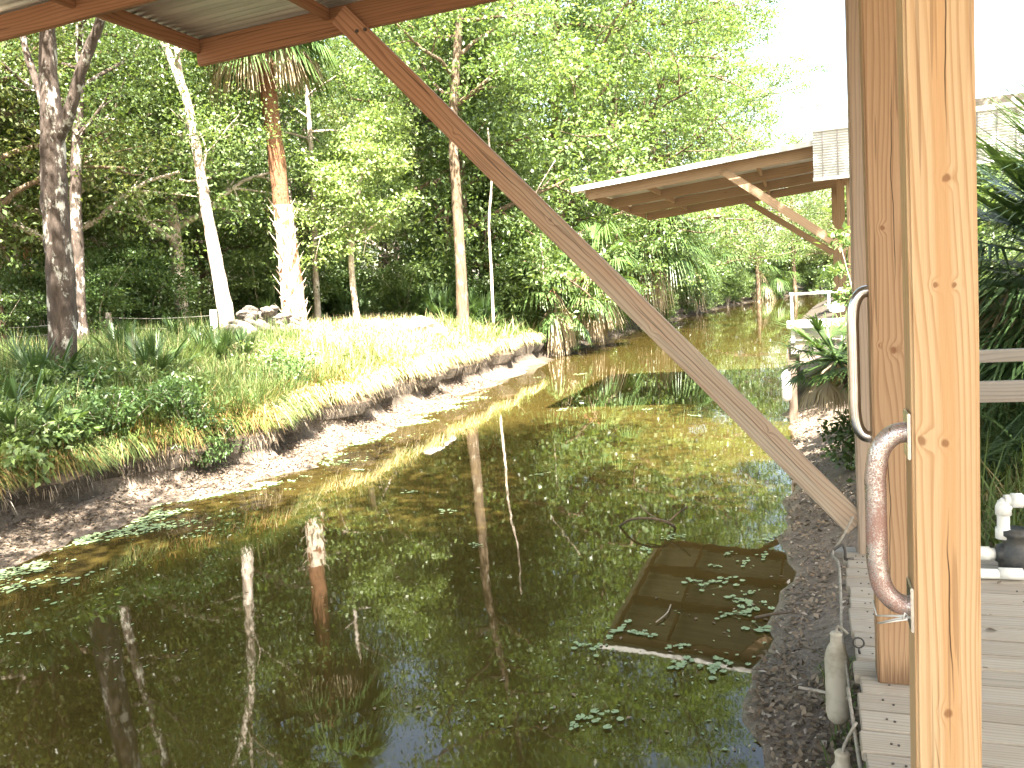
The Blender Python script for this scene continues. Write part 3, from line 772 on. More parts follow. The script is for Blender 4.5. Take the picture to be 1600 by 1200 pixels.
def branch_out(m, path, radii, rg, n_limbs, f0, limb_len, rise, sub=3, droop=0.0, bias=None):
    """limbs and twigs along the upper part of a trunk path; returns the points that carry leaves"""
    P = np.array(path); tips = []
    seg = np.linalg.norm(np.diff(P, axis=0), axis=1); cum = np.concatenate([[0], np.cumsum(seg)])
    for k in range(n_limbs):
        f = f0 + (1 - f0) * (k + rg.random()) / n_limbs
        s = f * cum[-1]
        o = np.array([np.interp(s, cum, P[:, i]) for i in range(3)])
        r = float(np.interp(s, cum, radii)) * 0.55
        a = 2.39996 * k + rg.uniform(-0.5, 0.5)
        L = limb_len * (0.55 + 0.6 * rg.random()) * (1.15 - 0.6 * max(0, (f - f0) / (1 - f0 + 1e-6)) ** 2)
        dv = np.array([math.cos(a), math.sin(a), rise + rg.uniform(-0.2, 0.3)])
        if bias is not None: dv = dv + bias
        dv = unit(dv)
        q = [o]; d = dv.copy()
        for j in range(4):
            d = unit(d + rg.normal(0, 0.22, 3) + np.array([0, 0, 0.06 - droop * j * 0.12]))
            q.append(q[-1] + d * L / 4)
        m.tube(q, list(np.linspace(r, r * 0.25 + 0.008, 5)), 6, cap=False)
        tips += [(q[2], 0.7), (q[3], 1.0), (q[4], 1.0)]
        for j in range(sub):
            b = q[1 + j % 3] * 0.5 + q[2 + j % 3] * 0.5
            d2 = unit(dv + rg.normal(0, 0.75, 3) + np.array([0, 0, 0.1 - droop]))
            L2 = L * rg.uniform(0.3, 0.55)
            e1 = b + d2 * L2 * 0.5; e2 = e1 + unit(d2 + rg.normal(0, 0.35, 3)) * L2 * 0.5
            m.tube([b, e1, e2], [r * 0.4, r * 0.25, 0.008], 5, cap=False)
            tips += [(e1, 0.75), (e2, 1.0)]
    tips.append((P[-1], 1.0))
    return tips

def crown_leaves(tips, rg, n_total, rad, ll, lw, droop=0.25, sub=5, flat=0.7):
    w = np.array([t[1] for t in tips]); pts = np.array([t[0] for t in tips])
    # every tip carries a few sprays, every spray a tuft of leaves: gaps stay between them
    c = np.repeat(pts, max(2, sub - 2), axis=0)
    g1 = rg.normal(0, 1, c.shape) * np.array([1, 1, flat]) * rad
    c = c + g1 * 0.7
    per = max(3, int(n_total / len(c)))
    cc = np.repeat(c, per, axis=0)
    size = np.repeat(rg.uniform(0.22, 0.55, len(c)) * rad, per)[:, None]
    off = rg.normal(0, 1, cc.shape) * np.array([1, 1, 0.42])
    pos = cc + off * size
    d = unit(off * 0.5 + rg.normal(0, 0.7, cc.shape) + np.array([0, 0, -droop]))
    L = ll * rg.uniform(0.65, 1.3, len(pos))
    return leaf_arrays(pos, L, L * lw / ll, d, 0.15, rg, unit(rg.normal(0, 0.45, cc.shape) + ZUP * 0.6))

def make_tree(name, label, cat, path, radii, bk, lf, seed, n_limbs=14, f0=0.35, limb_len=3.0, rise=0.35, leaves=24000, rad=0.9, ll=0.15, lw=0.08,
              droop=0.25, extra=(), group=None, sub=3, bias=None, tube_n=10, ldroop=0.0):
    rg = np.random.default_rng(seed)
    sp = smooth_path(path, 5)
    rr = list(np.interp(np.linspace(0, 1, len(sp)), np.linspace(0, 1, len(radii)), radii))
    t = thing(name, label, cat, path[0], 0, group)
    m = MB()
    base = [np.asarray(sp[0]) - np.array([0, 0, 0.5])] + sp
    m.tube(base, [rr[0] * 1.35] + [rr[0] * 1.22] + rr[1:], tube_n, wob=0.22)
    tips = branch_out(m, sp, rr, rg, n_limbs, f0, limb_len, rise, sub, ldroop, bias)
    for pth, rads in extra:
        sp2 = smooth_path(pth, 4)
        r2 = list(np.interp(np.linspace(0, 1, len(sp2)), np.linspace(0, 1, len(rads)), rads))
        m.tube(sp2, r2, 8, wob=0.2)
        tips += branch_out(m, sp2, r2, rg, 5, 0.55, limb_len * 0.7, rise, 2, ldroop)
    m.build('trunk', bk, t, True)
    v = crown_leaves(tips, rg, leaves, rad, ll, lw, droop)
    np_mesh('crown', v, leaf_quads(len(v) // 4), lf, t)
    return t

def strip_arrays(p0, d0, L, W, bend, n3=3):
    """blades of three cross-sections (two quads): root, middle, tip; bend pulls the outer half down"""
    d0 = unit(d0)
    s = unit(np.cross(d0, np.broadcast_to(ZUP, d0.shape)) + 1e-4)
    L = L[:, None]; W = W[:, None]
    p1 = p0 + d0 * L * 0.5
    d1 = unit(d0 - np.array([0, 0, 1.0]) * bend[:, None])
    p2 = p1 + d1 * L * 0.5
    v = np.stack([p0 - s*W*0.3, p0 + s*W*0.3, p1 - s*W*0.5, p1 + s*W*0.5, p2 - s*W*0.06, p2 + s*W*0.06], axis=1)
    return v.reshape(-1, 3)
def strip_quads(n):
    b = (np.arange(n) * 6)[:, None]
    return np.concatenate([b + np.array([0, 1, 3, 2]), b + np.array([2, 3, 5, 4])], axis=1).reshape(-1).astype(np.int32)

def fan_blades(o, d, rg, R, n, spread, droop, width=0.045):
    """one fan leaf: blades spread from the end of its stalk"""
    d = unit(np.asarray(d, float)); s = unit(np.cross(d, ZUP) + rg.normal(0, 0.15, 3)); nn = np.cross(s, d)
    th = np.linspace(-spread / 2, spread / 2, n) + rg.normal(0, 0.03, n)
    dirs = np.cos(th)[:, None] * d + np.sin(th)[:, None] * s + 0.22 * nn * (1 - np.abs(th)[:, None] / (spread / 2)) - 0.05 * nn
    L = R * (0.78 + 0.22 * np.cos(th * 0.8)) * rg.uniform(0.9, 1.06, n)
    return strip_arrays(np.repeat(np.asarray(o, float)[None], n, 0), dirs, L, np.full(n, width), droop * rg.uniform(0.6, 1.4, n))

def fan_palm_crown(center, rg, n_fr, pet, R, el_lo, el_hi, droop, nb=26, spread=3.6, width=0.05, face=None):
    """all living fan leaves of a palm head: stalk tubes plus blades"""
    st = MB(); V = []
    for k in range(n_fr):
        a = 2.39996 * k + rg.uniform(-0.3, 0.3)
        el = el_lo + (el_hi - el_lo) * ((k + rg.random()) / n_fr)
        d = np.array([math.cos(a) * math.cos(el), math.sin(a) * math.cos(el), math.sin(el)])
        Lp = pet * rg.uniform(0.75, 1.2)
        p1 = center + d * Lp * 0.55
        d2 = unit(d - np.array([0, 0, 0.35 * droop]))
        p2 = p1 + d2 * Lp * 0.45
        st.tube([center, p1, p2], [0.022, 0.015, 0.010], 5, cap=False)
        V.append(fan_blades(p2, d2, rg, R * rg.uniform(0.8, 1.15), nb, spread, droop * rg.uniform(0.7, 1.5), width))
    return st, np.concatenate(V)

def strips_and_tubes(name, V, st, mat, parent):
    n = len(V) // 6
    q = strip_quads(n)
    if st is not None and st.v:
        off = len(V)
        tv = np.array(st.v); tq = np.array([f for f in st.f if len(f) == 4], np.int32) + off
        V = np.concatenate([V, tv]); q = np.concatenate([q, tq.reshape(-1)])
    return np_mesh(name, V, q, mat, parent)

def palmetto(label, loc, seed, n_fr=14, pet=0.55, R=0.55, mat='fan_dark', group=None, width=0.035, el=(0.25, 1.35), droop=0.25, dry=3, name='saw_palmetto', nb=22, zc=0.05):
    rg = np.random.default_rng(seed)
    t = thing(name, label, 'palmetto', loc, 0, group)
    c = np.array(loc, float) + np.array([0, 0, zc])
    if zc > 0.3:
        m = MB(); m.tube([np.array(loc) - ZUP*0.1, np.array(loc) + ZUP*zc*0.5 + np.array([0.05, 0.05, 0]), c], [0.13, 0.11, 0.10], 10, wob=0.25); m.build('trunk', M['bark_palm'], t, True)
    st, V = fan_palm_crown(c, rg, n_fr, pet, R, el[0], el[1], droop, nb, 3.3, width)
    strips_and_tubes('fronds', V, st, M[mat], t)
    if dry:
        st, V = fan_palm_crown(c, rg, dry, pet * 0.8, R * 0.85, -0.1, 0.25, droop * 2.5, 16, 2.0, width)
        strips_and_tubes('dead_fronds', V, st, M['fan_dry'], t)
    return t

def sabal(label, path, radii, seed, n_fr=22, pet=1.1, R=1.15, dead=10, boots=None, bk='bark_palm', group=None, name='cabbage_palm', droop=0.75, mat='fan', width=0.055, el=(-0.5, 1.35), dead_el=(-1.2, -0.6)):
    rg = np.random.default_rng(seed)
    t = thing(name, label, 'palm', path[0], 0, group)
    sp = smooth_path(path, 6)
    rr = list(np.interp(np.linspace(0, 1, len(sp)), np.linspace(0, 1, len(radii)), radii))
    m = MB(); m.tube([np.asarray(sp[0]) - np.array([0, 0, 0.5])] + sp, [rr[0]] + rr, 14, wob=0.24)
    m.build('trunk', M[bk], t, True)
    if boots:
        f0, f1, nbt = boots
        b = MB(); P = np.array(sp); u = np.linspace(0, 1, len(sp))
        sl = MB()
        sel = [i for i in range(len(sp)) if f0 - 0.02 <= u[i] <= f1 + 0.02]
        sl.tube([sp[i] for i in sel], [rr[i] * 1.03 + 0.01 for i in sel], 14, wob=0.15)
        b.v, b.f = sl.v, sl.f
        for k in range(nbt):
            f = f0 + (f1 - f0) * k / nbt
            o = np.array([np.interp(f, u, P[:, i]) for i in range(3)]); r = float(np.interp(f, u, rr))
            a = 2.39996 * k
            d = np.array([math.cos(a), math.sin(a), 0]); s = np.array([-math.sin(a), math.cos(a), 0])
            L = rg.uniform(0.16, 0.42)
            p0 = o + d * r * 0.9
            tip = o + d * (r + L * 0.55) + ZUP * L
            w = 0.055
            b.add([p0 - s*w, p0 + s*w, p0 + ZUP*0.08 + s*w*0.6 + d*0.03, p0 + ZUP*0.08 - s*w*0.6 + d*0.03, tip - s*0.012, tip + s*0.012],
                  [(0, 1, 5, 4), (3, 4, 5, 2), (0, 4, 3), (1, 2, 5)])
        b.build('boots', M['bark_boot'], t)
    c = np.asarray(sp[-1])
    st, V = fan_palm_crown(c, rg, n_fr, pet, R, el[0], el[1], droop, 30, 3.0, width)
    strips_and_tubes('fronds', V, st, M[mat], t)
    if dead:
        st, V = fan_palm_crown(c, rg, dead, pet * 0.8, R, dead_el[0], dead_el[1], 1.5, 22, 1.5, width)
        strips_and_tubes('dead_fronds', V, st, M['fan_dry'], t)
    return t

def shrub(label, loc, seed, r=0.9, h=1.2, leaves=2600, ll=0.10, lw=0.055, lf='leaf_shrub', group=None, name='shrub', cat='shrub', stems=9, droop=0.1):
    rg = np.random.default_rng(seed)
    t = thing(name, label, cat, loc, 0, group)
    m = MB(); tips = []
    for k in range(stems):
        a = 2.39996 * k; rr = r * math.sqrt((k + 0.5) / stems) * 0.8
        p0 = np.array(loc, float) + np.array([rg.normal(0, 0.06), rg.normal(0, 0.06), -0.08])
        p2 = np.array(loc, float) + np.array([math.cos(a) * rr, math.sin(a) * rr, h * rg.uniform(0.55, 1.0)])
        p1 = p0 * 0.45 + p2 * 0.55 + np.array([0, 0, h * 0.12]) + rg.normal(0, 0.05, 3)
        m.tube([p0, p1, p2], [0.014 * (0.6 + h * 0.5), 0.009, 0.004], 5, cap=False)
        tips += [(p1 * 0.6 + p0 * 0.4, 0.6), (p1, 0.9), (p1 * 0.5 + p2 * 0.5, 1), (p2, 1)]
    m.build('stems', M['twig'], t)
    v = crown_leaves(tips, rg, leaves, r * 0.32, ll, lw, droop, 3, 0.8)
    np_mesh('foliage', v, leaf_quads(len(v) // 4), M[lf], t)
    return t

def gz(x, y): return ground_z(x, y)
def mudw(y): return next(dd for dd, z in left_profile(y) if z > 0.25)
def on_bank(x, y, back=0.2): return min(x, left_edge(y) - mudw(y) - back)
def on_ground(x, y): return (x, y, gz(x, y) - 0.02)

# ------------------------------------------------------------------ the single trees of the far bank, left to right
Yf = 10.2
fk = lambda x, y: at_y(x, y, Yf)
make_tree('tree', 'dark lichen spotted tree that forks into three limbs on the left bank', 'tree',
          [fk(97, 618), fk(99, 520), fk(92, 400), fk(84, 300), fk(82, 215), fk(76, 110), fk(74, 0), fk(78, -160), fk(60, -330)],
          [0.235, 0.21, 0.20, 0.195, 0.18, 0.125, 0.11, 0.09, 0.05], M['bark_grey'], M['leaf_mid'], 21, 9, 0.62, 2.6, 0.35, 16000, 0.7, 0.075, 0.04,
          extra=[([fk(84, 225), fk(107, 178), fk(122, 125), fk(140, 75), fk(160, 20), fk(185, -110), fk(230, -260)], [0.12, 0.10, 0.085, 0.075, 0.065, 0.05, 0.03]),
                 ([fk(74, 180), fk(58, 130), fk(38, 70), fk(25, -20), fk(-20, -160)], [0.075, 0.06, 0.05, 0.045, 0.03])], tube_n=14)
Yl = 17.4
lk = lambda x, y: at_y(x, y, Yl)
make_tree('tree', 'pale smooth trunk leaning left beside the rock pile', 'tree',
          [lk(361, 546), lk(353, 490), lk(340, 420), lk(323, 330), lk(310, 250), lk(294, 165), lk(266, 90), lk(235, 20), lk(195, -90), lk(160, -220)],
          [0.20, 0.195, 0.17, 0.14, 0.115, 0.105, 0.09, 0.075, 0.06, 0.03], M['bark_pale'], M['leaf_mid'], 22, 9, 0.55, 2.4, 0.4, 11000, 0.75, 0.09, 0.048,
          extra=[([lk(325, 300), lk(318, 268), lk(322, 235), lk(312, 205)], [0.05, 0.03, 0.02, 0.01]),
                 ([lk(290, 150), lk(276, 80), lk(268, 20), lk(262, -60)], [0.06, 0.05, 0.04, 0.02])], tube_n=12)
Yp = 21.0
pk = lambda x, y: at_y(x, y, Yp)
sabal('tall cabbage palm with a fibrous brown trunk and pale spiky boots near its base', [pk(461, 518), pk(455, 440), pk(444, 350), pk(434, 265), pk(424, 180), pk(414, 105), pk(406, 38)],
      [0.36, 0.30, 0.255, 0.235, 0.24, 0.25, 0.24], 31, 46, 1.35, 1.5, 13, (0.0, 0.385, 64), droop=1.1, el=(-0.62, 1.35), dead_el=(-0.75, -0.25))
Ym = 25.0
mk = lambda x, y: at_y(x, y, Ym)
make_tree('tree', 'straight slim grey brown trunk standing at the right end of the sunny bank', 'tree',
          [mk(724, 515), mk(719, 400), mk(713, 300), mk(708, 200), mk(714, 80), mk(722, -40), mk(715, -200)],
          [0.21, 0.175, 0.155, 0.15, 0.13, 0.11, 0.05], M['bark_brown'], M['leaf_light'], 23, 14, 0.48, 3.4, 0.25, 24000, 0.8, 0.13, 0.07, extra=(), tube_n=12)
m = MB(); m.tube(smooth_path([at_y(771, 508, 25.6), at_y(768, 430, 25.6), at_y(764, 350, 25.6), at_y(768, 280, 25.6), at_y(762, 200, 25.6)], 5), [0.05]*6 + [0.042]*8 + [0.03]*7, 7)
tag(m.build('sapling', M['bark_pale'], None, True), 'thin bare pale sapling right of the slim grey brown trunk', 'tree')
Yu = 23.0
uk = lambda x, y: at_y(x, y, Yu)
make_tree('tree', 'small bushy bright green tree between the palm and the diagonal brace', 'tree',
          [uk(557, 492), uk(549, 410), uk(556, 330), uk(572, 250), uk(590, 190)], [0.10, 0.085, 0.07, 0.05, 0.03], M['bark_pale'], M['leaf_bright'], 24,
          15, 0.38, 2.0, 0.10, 17000, 0.42, 0.12, 0.065, sub=4, bias=np.array([0.0, -0.35, -0.05]))
make_tree('tree', 'slender multi stemmed tree with dark foliage left of the leaning pale trunk', 'tree',
          [at_y(192, 520, 20), at_y(190, 420, 20), at_y(196, 320, 20), at_y(205, 220, 20), at_y(215, 120, 20)], [0.10, 0.085, 0.07, 0.05, 0.03], M['bark_brown'], M['leaf_mid'], 25,
          13, 0.35, 2.2, 0.15, 22000, 0.55, 0.09, 0.048, sub=4)
make_tree('tree', 'dark straight trunk close behind the forked lichen tree', 'tree',
          [at_y(127, 520, 15), at_y(122, 400, 15), at_y(118, 280, 15), at_y(125, 100, 15), at_y(120, -80, 15)], [0.15, 0.13, 0.12, 0.10, 0.05], M['bark_grey'], M['leaf_dark'], 26,
          10, 0.5, 2.4, 0.3, 16000, 0.7, 0.08, 0.042)
make_tree('tree', 'thin grey trunk right behind the cabbage palm', 'tree',
          [at_y(497, 500, 24.5), at_y(492, 400, 24.5), at_y(490, 300, 24.5), at_y(480, 150, 24.5), at_y(470, 0, 24.5)], [0.11, 0.10, 0.09, 0.07, 0.03], M['bark_pale'], M['leaf_mid'], 27,
          12, 0.45, 2.4, 0.25, 18000, 0.6, 0.095, 0.05)

# tall trees along the far bank, shrinking up the canal; crowns hang low over the water
tall = [(-12.6, 30.0, 15.0, 4.2, 'leaf_mid', 'tall leafy tree standing behind the middle of the diagonal brace', (0.3, -0.25, 0)),
        (-10.6, 37.5, 16.5, 4.8, 'leaf_light', 'tall bright crowned tree left of the far shelter roof', (0.5, -0.2, 0)),
        (-9.6, 46.0, 19.0, 6.8, 'leaf_light', 'tallest tree whose sunlit crown leans over the canal above the far roof', (0.75, -0.1, 0)),
        (-7.2, 58.0, 20.0, 7.6, 'leaf_mid', 'tall tree with its crown edge against the white sky', (0.7, -0.1, 0)),
        (-6.0, 73.0, 19.0, 8.0, 'leaf_light', 'far tree rising over the bend of the canal', (0.5, -0.1, 0))]
for i, (x, y, h, r, lf, lab, bias) in enumerate(tall):
    x = min(x, left_edge(y) - 2.0); g = gz(x, y); h *= 1.2; ln = 0.0 if y < 44 else 2.6
    make_tree('tree', lab, 'tree', [(x, y, g), (x + 0.2, y, g + h*0.3), (x + 0.5 + ln*0.5, y - 0.2, g + h*0.6), (x + 0.9 + ln*0.85, y - 0.2, g + h*0.82), (x + 1.0 + ln, y, g + h)],
              [0.30, 0.25, 0.2, 0.13, 0.05], M['bark_brown'], M[lf], 40 + i, 34, 0.10, r, 0.12, 56000, 1.0, 0.19, 0.10, sub=4, bias=np.array(bias) * 0.6, ldroop=0.25)

# ------------------------------------------------------------------ the wood behind: five kinds, copied
protos = []
kinds = [('leaf_mid', 'bark_brown', 12.0, 3.4, 0.30, 'broad mid green tree in the shaded wood behind the bank'),
         ('leaf_dark', 'bark_grey', 13.5, 3.6, 0.32, 'dark green tree with a grey trunk in the shaded wood behind the bank'),
         ('leaf_light', 'bark_pale', 10.0, 3.0, 0.22, 'light green pale stemmed tree in the wood behind the bank'),
         ('leaf_olive', 'bark_brown', 11.0, 3.2, 0.25, 'olive green loose crowned tree in the wood behind the bank')]
for i, (lf, bk, h, r, f0, lab) in enumerate(kinds):
    b = random.uniform(-0.6, 0.6)
    t = make_tree('forest_tree', lab, 'tree', [(0, 0, 0), (b*0.3, 0.1, h*0.3), (b, -0.1, h*0.6), (b*1.2, 0.2, h*0.85), (b, 0, h)],
                  [0.19, 0.16, 0.13, 0.08, 0.03], M[bk], M[lf], 60 + i, 24, f0, r, 0.22, 28000, 0.75, 0.125, 0.068, sub=5, group='trees of the wood behind the bank', ldroop=0.1)
    protos.append(t)
spots = []
rs = np.random.default_rng(77)
def clear(x, y):
    # keep the sunny clearing and the single trees free
    return not (x > -17.5 and y < 27.5 and y > 0)
tries = 0
while len(spots) < 78 and tries < 6000:
    tries += 1
    Y = 13 + 62 * rs.random() ** 1.3
    X = -2 - 60 * rs.random()
    le = left_edge(Y)
    if X > le - 3.2 or X < -1.42 * Y - 4: continue
    if not clear(X, Y): continue
    if any((X-a)**2 + (Y-b)**2 < (2.5 + 0.03*Y)**2 for a, b in spots): continue
    spots.append((X, Y))
spots += [(-4.5, 88), (-1.0, 96), (3.5, 106), (8.0, 112), (-8, 100), (1, 116), (12, 122), (-16, 96), (15, 112), (6.0, 96), (9.5, 84), (19, 108)]
used = set()
for j, (X, Y) in enumerate(spots):
    k = int(rs.integers(0, 4))
    o = protos[k] if k not in used else copy_tree(protos[k])
    used.add(k)
    s = rs.uniform(0.85, 1.25) * (1.12 if Y > 40 else 1.0)
    o.location = on_ground(X, Y); o.rotation_euler = (0, 0, rs.uniform(0, 6.28)); o.scale = (s, s, s * rs.uniform(0.95, 1.15))

# trees outside the picture that shade the foreground
shade = [(1, -9.3, 0.6, 1.15, 'dark green tree on the left bank before the picture edge'),
         (0, 3.6, -0.6, 1.15, 'broad tree overhanging the near shelter from behind'), (1, 0.2, -3.4, 1.1, 'dark tree behind the photographer'), (0, -13.6, 2.2, 1.0, 'broad tree on the left bank just outside the picture')]
for k, X, Y, s, lab in shade:
    o = copy_tree(protos[k]); o['label'] = lab; o['group'] = 'shade trees outside the picture'
    o.location = on_ground(X, Y); o.rotation_euler = (0, 0, rs.uniform(0, 6.28)); o.scale = (s, s, s * (1.35 if k == 2 else 1))

# leafy growth hanging over the water along the far shore
edge_protos = [shrub('leafy shrub overhanging the far water edge', (0, 0, 0), 85, 1.7, 3.2, 7500, 0.17, 0.09, 'leaf_mid', 'shrubs overhanging the far shore', 'shore_bush'),
               shrub('light green shrub overhanging the far water edge', (0, 0, 0), 86, 1.8, 4.2, 8500, 0.17, 0.09, 'leaf_light', 'shrubs overhanging the far shore', 'shore_bush')]
used = set(); Y = 29.5; j = 0
while Y < 112:
    k = j % 2; o = edge_protos[k] if k not in used else copy_tree(edge_protos[k]); used.add(k)
    X = left_edge(Y) - rs.uniform(1.3, 3.0)
    s = rs.uniform(0.6, 1.0) * (1.0 if Y < 45 else 1.25)
    o.location = on_ground(X, Y); o.rotation_euler = (0, 0, rs.uniform(0, 6.28)); o.scale = (s, s, s)
    Y += rs.uniform(1.8, 3.2) * (1 if Y < 50 else 1.7); j += 1
Y = 31.0
while Y < 126:
    o = copy_tree(edge_protos[int(rs.integers(0, 2))])
    X = left_edge(Y) - rs.uniform(0.0, 0.8); s = rs.uniform(0.28, 0.5) * (1.0 if Y < 60 else 1.7)
    o.location = on_ground(X, Y); o.rotation_euler = (0, 0, rs.uniform(0, 6.28)); o.scale = (s, s, s)
    Y += rs.uniform(1.0, 2.2) * (1 if Y < 60 else 1.6)
for X, Y, s in ((-5, 100, 1.5), (-1.5, 108, 1.6), (2, 116, 1.7), (6, 122, 1.7), (10, 128, 1.8), (-9, 92, 1.5), (14, 130, 1.9), (0, 124, 2.2)):
    o = copy_tree(edge_protos[int(rs.integers(0, 2))]); o.location = on_ground(X, Y); o.rotation_euler = (0, 0, rs.uniform(0, 6.28)); o.scale = (s, s, s)
for X, Y, s in ((5.2, 72, 1.3), (6.4, 78, 1.5), (8.0, 86, 1.5), (10.5, 95, 1.6), (13, 102, 1.7), (4.0, 64, 1.1), (3.4, 56, 1.0), (6, 62, 1.6), (4, 50, 1.2), (2.9, 25.5, 1.15), (3.2, 33, 1.25), (3.4, 41, 1.4), (5.0, 29, 1.6)):
    o = copy_tree(edge_protos[int(rs.integers(0, 2))]); o.location = on_ground(X, Y); o.rotation_euler = (0, 0, rs.uniform(0, 6.28)); o.scale = (s, s, s)

g = gz(5.2, 10.3)
make_tree('tree', 'leaning tree on the right bank outside the picture that shades the far shelter', 'tree', [(5.2, 10.3, g), (4.4, 10.7, 4.0), (3.7, 11.0, 7.0), (3.2, 11.0, 9.5), (3.0, 11.0, 12.0)],
          [0.2, 0.17, 0.14, 0.09, 0.03], M['bark_brown'], M['leaf_mid'], 71, 16, 0.58, 2.5, 0.2, 16000, 0.75, 0.13, 0.07, sub=4)

g = gz(-9.3, 1.2)  # unseen tree, its lean set to shade the left bank
make_tree('tree', 'tree on the left bank just outside the picture shaped to lean over the water and shade the bank', 'tree', [(-9.3, 1.2, g), (-8.6, 2.0, 4.0), (-7.8, 3.2, 7.5), (-7.4, 4.2, 10.0), (-7.4, 5.0, 12.0)],
          [0.22, 0.19, 0.15, 0.09, 0.03], M['bark_brown'], M['leaf_mid'], 75, 16, 0.62, 2.8, 0.15, 15000, 0.8, 0.13, 0.07, sub=4)
g = gz(3.6, -1.8)
make_tree('tree', 'great tree behind the near shelter outside the picture, its crown shaped to shade the roof and the water', 'tree', [(3.6, -1.8, g), (2.8, 0.2, 5.0), (1.6, 2.2, 9.0), (0.4, 4.2, 12.0), (-0.2, 5.8, 13.5)],
          [0.3, 0.26, 0.2, 0.12, 0.04], M['bark_brown'], M['leaf_mid'], 73, 22, 0.42, 3.1, 0.1, 36000, 0.85, 0.14, 0.075, sub=4,
          extra=[([(2.6, 0.6, 5.6), (0.4, 1.0, 8.0), (-1.8, 1.2, 9.5), (-4.2, 1.6, 10.5)], [0.14, 0.11, 0.08, 0.03]), ([(0.4, 1.0, 8.0), (-1.4, 1.0, 8.8), (-2.6, 1.2, 9.2), (-3.4, 1.0, 9.8)], [0.09, 0.07, 0.05, 0.02])])  # unseen lean and extra limbs added to shade the water and rafter tail

# undergrowth of the wood: shrubs and palmettos
sh = [shrub('low leafy shrub in the shaded undergrowth of the wood', (0, 0, 0), 80, 1.5, 2.2, 9000, 0.10, 0.055, 'leaf_mid', 'undergrowth shrubs of the wood', 'undergrowth_shrub'),
      shrub('low dark leafy shrub in the shaded undergrowth of the wood', (0, 0, 0), 81, 1.3, 1.7, 7500, 0.10, 0.055, 'leaf_dark', 'undergrowth shrubs of the wood', 'undergrowth_shrub'),
      shrub('tall pale green shrub in the undergrowth of the wood', (0, 0, 0), 82, 1.6, 3.0, 10000, 0.10, 0.055, 'leaf_shrub', 'undergrowth shrubs of the wood', 'undergrowth_shrub')]
used = set(); pts = []
tries = 0
while len(pts) < 74 and tries < 5000:
    tries += 1
    Y = 10 + 55 * rs.random() ** 1.5; X = -9 - 46 * rs.random()
    le = left_edge(Y)
    if X > le - 2.5 or X < -1.42 * Y - 3: continue
    if X > -17 and Y < 26.5: continue
    if any((X-a)**2 + (Y-b)**2 < 3.2 for a, b in pts): continue
    pts.append((X, Y))
for X, Y in pts:
    k = int(rs.integers(0, 3)); o = sh[k] if k not in used else copy_tree(sh[k]); used.add(k)
    s = rs.uniform(0.7, 1.25); o.location = on_ground(X, Y); o.rotation_euler = (0, 0, rs.uniform(0, 6.28)); o.scale = (s, s, s)
pp = palmetto('saw palmetto in the dim undergrowth of the wood', (0, 0, 0), 90, 18, 0.9, 0.75, 'fan_dark', 'palmettos of the undergrowth', 0.05)
pts = []
for i in range(34):
    for _ in range(60):
        Y = 15 + 22 * rs.random(); X = -11 - 24 * rs.random()
        if X > -16.2 and Y < 25: continue
        if X > left_edge(Y) - 2.5 or X < -1.4*Y - 2: continue
        if any((X-a)**2 + (Y-b)**2 < 2.4 for a, b in pts): continue
        pts.append((X, Y)); break
for i, (X, Y) in enumerate(pts):
    o = pp if i == 0 else copy_tree(pp)
    s = rs.uniform(0.7, 1.3); o.location = on_ground(X, Y); o.rotation_euler = (0, 0, rs.uniform(0, 6.28)); o.scale = (s, s, s)

# cabbage palms hanging over the water at the bend
hp = [((1015, 362), 46.0, 'leaning cabbage palm whose green fronds hang below the tip of the far roof', 40, 8, 2.2),
      ((925, 425), 33.0, 'low cabbage palm with a skirt of tan dead fronds under the diagonal brace', 20, 26, 1.3),
      ((868, 455), 30.0, 'small palm with dead fronds hanging to the water left of the diagonal brace', 14, 18, 1.1),
      ((1075, 400), 62.0, 'far cabbage palm beside the hanging green one', 26, 8, 2.0),
      ((1190, 425), 92.0, 'distant palm with pale dead fronds near the canal bend', 16, 20, 2.0)]
for i, ((x, y), Y, lab, nf, nd, R) in enumerate(hp):
    top = at_y(x, y, Y)
    bx = min(top[0] - 1.6, left_edge(Y) - 1.7)
    sabal(lab, [(bx, Y + 0.4, gz(bx, Y) - 0.1), (bx + 0.2, Y + 0.2, (gz(bx, Y) + top[2]) / 2 - 0.2), tuple(top)], [0.17, 0.14, 0.14], 100 + i, nf, 1.1*R, 1.25*R, nd, None, droop=1.2, el=(-0.9, 1.2), dead_el=(-1.45, -0.9), width=0.06)
for i, ((x, y), Y, lab) in enumerate([((20, 225), 24.0, 'sunlit cabbage palm at the left picture edge behind the forked tree'), ((30, 300), 27.0, 'pale cabbage palm with dry fronds low at the left picture edge')]):
    top = at_y(x, y, Y)
    sabal(lab, [(top[0], Y, gz(top[0], Y) - 0.1), (top[0]+0.1, Y, top[2]*0.5), tuple(top)], [0.22, 0.19, 0.18], 120 + i, 22, 1.1, 1.2, 8, None)

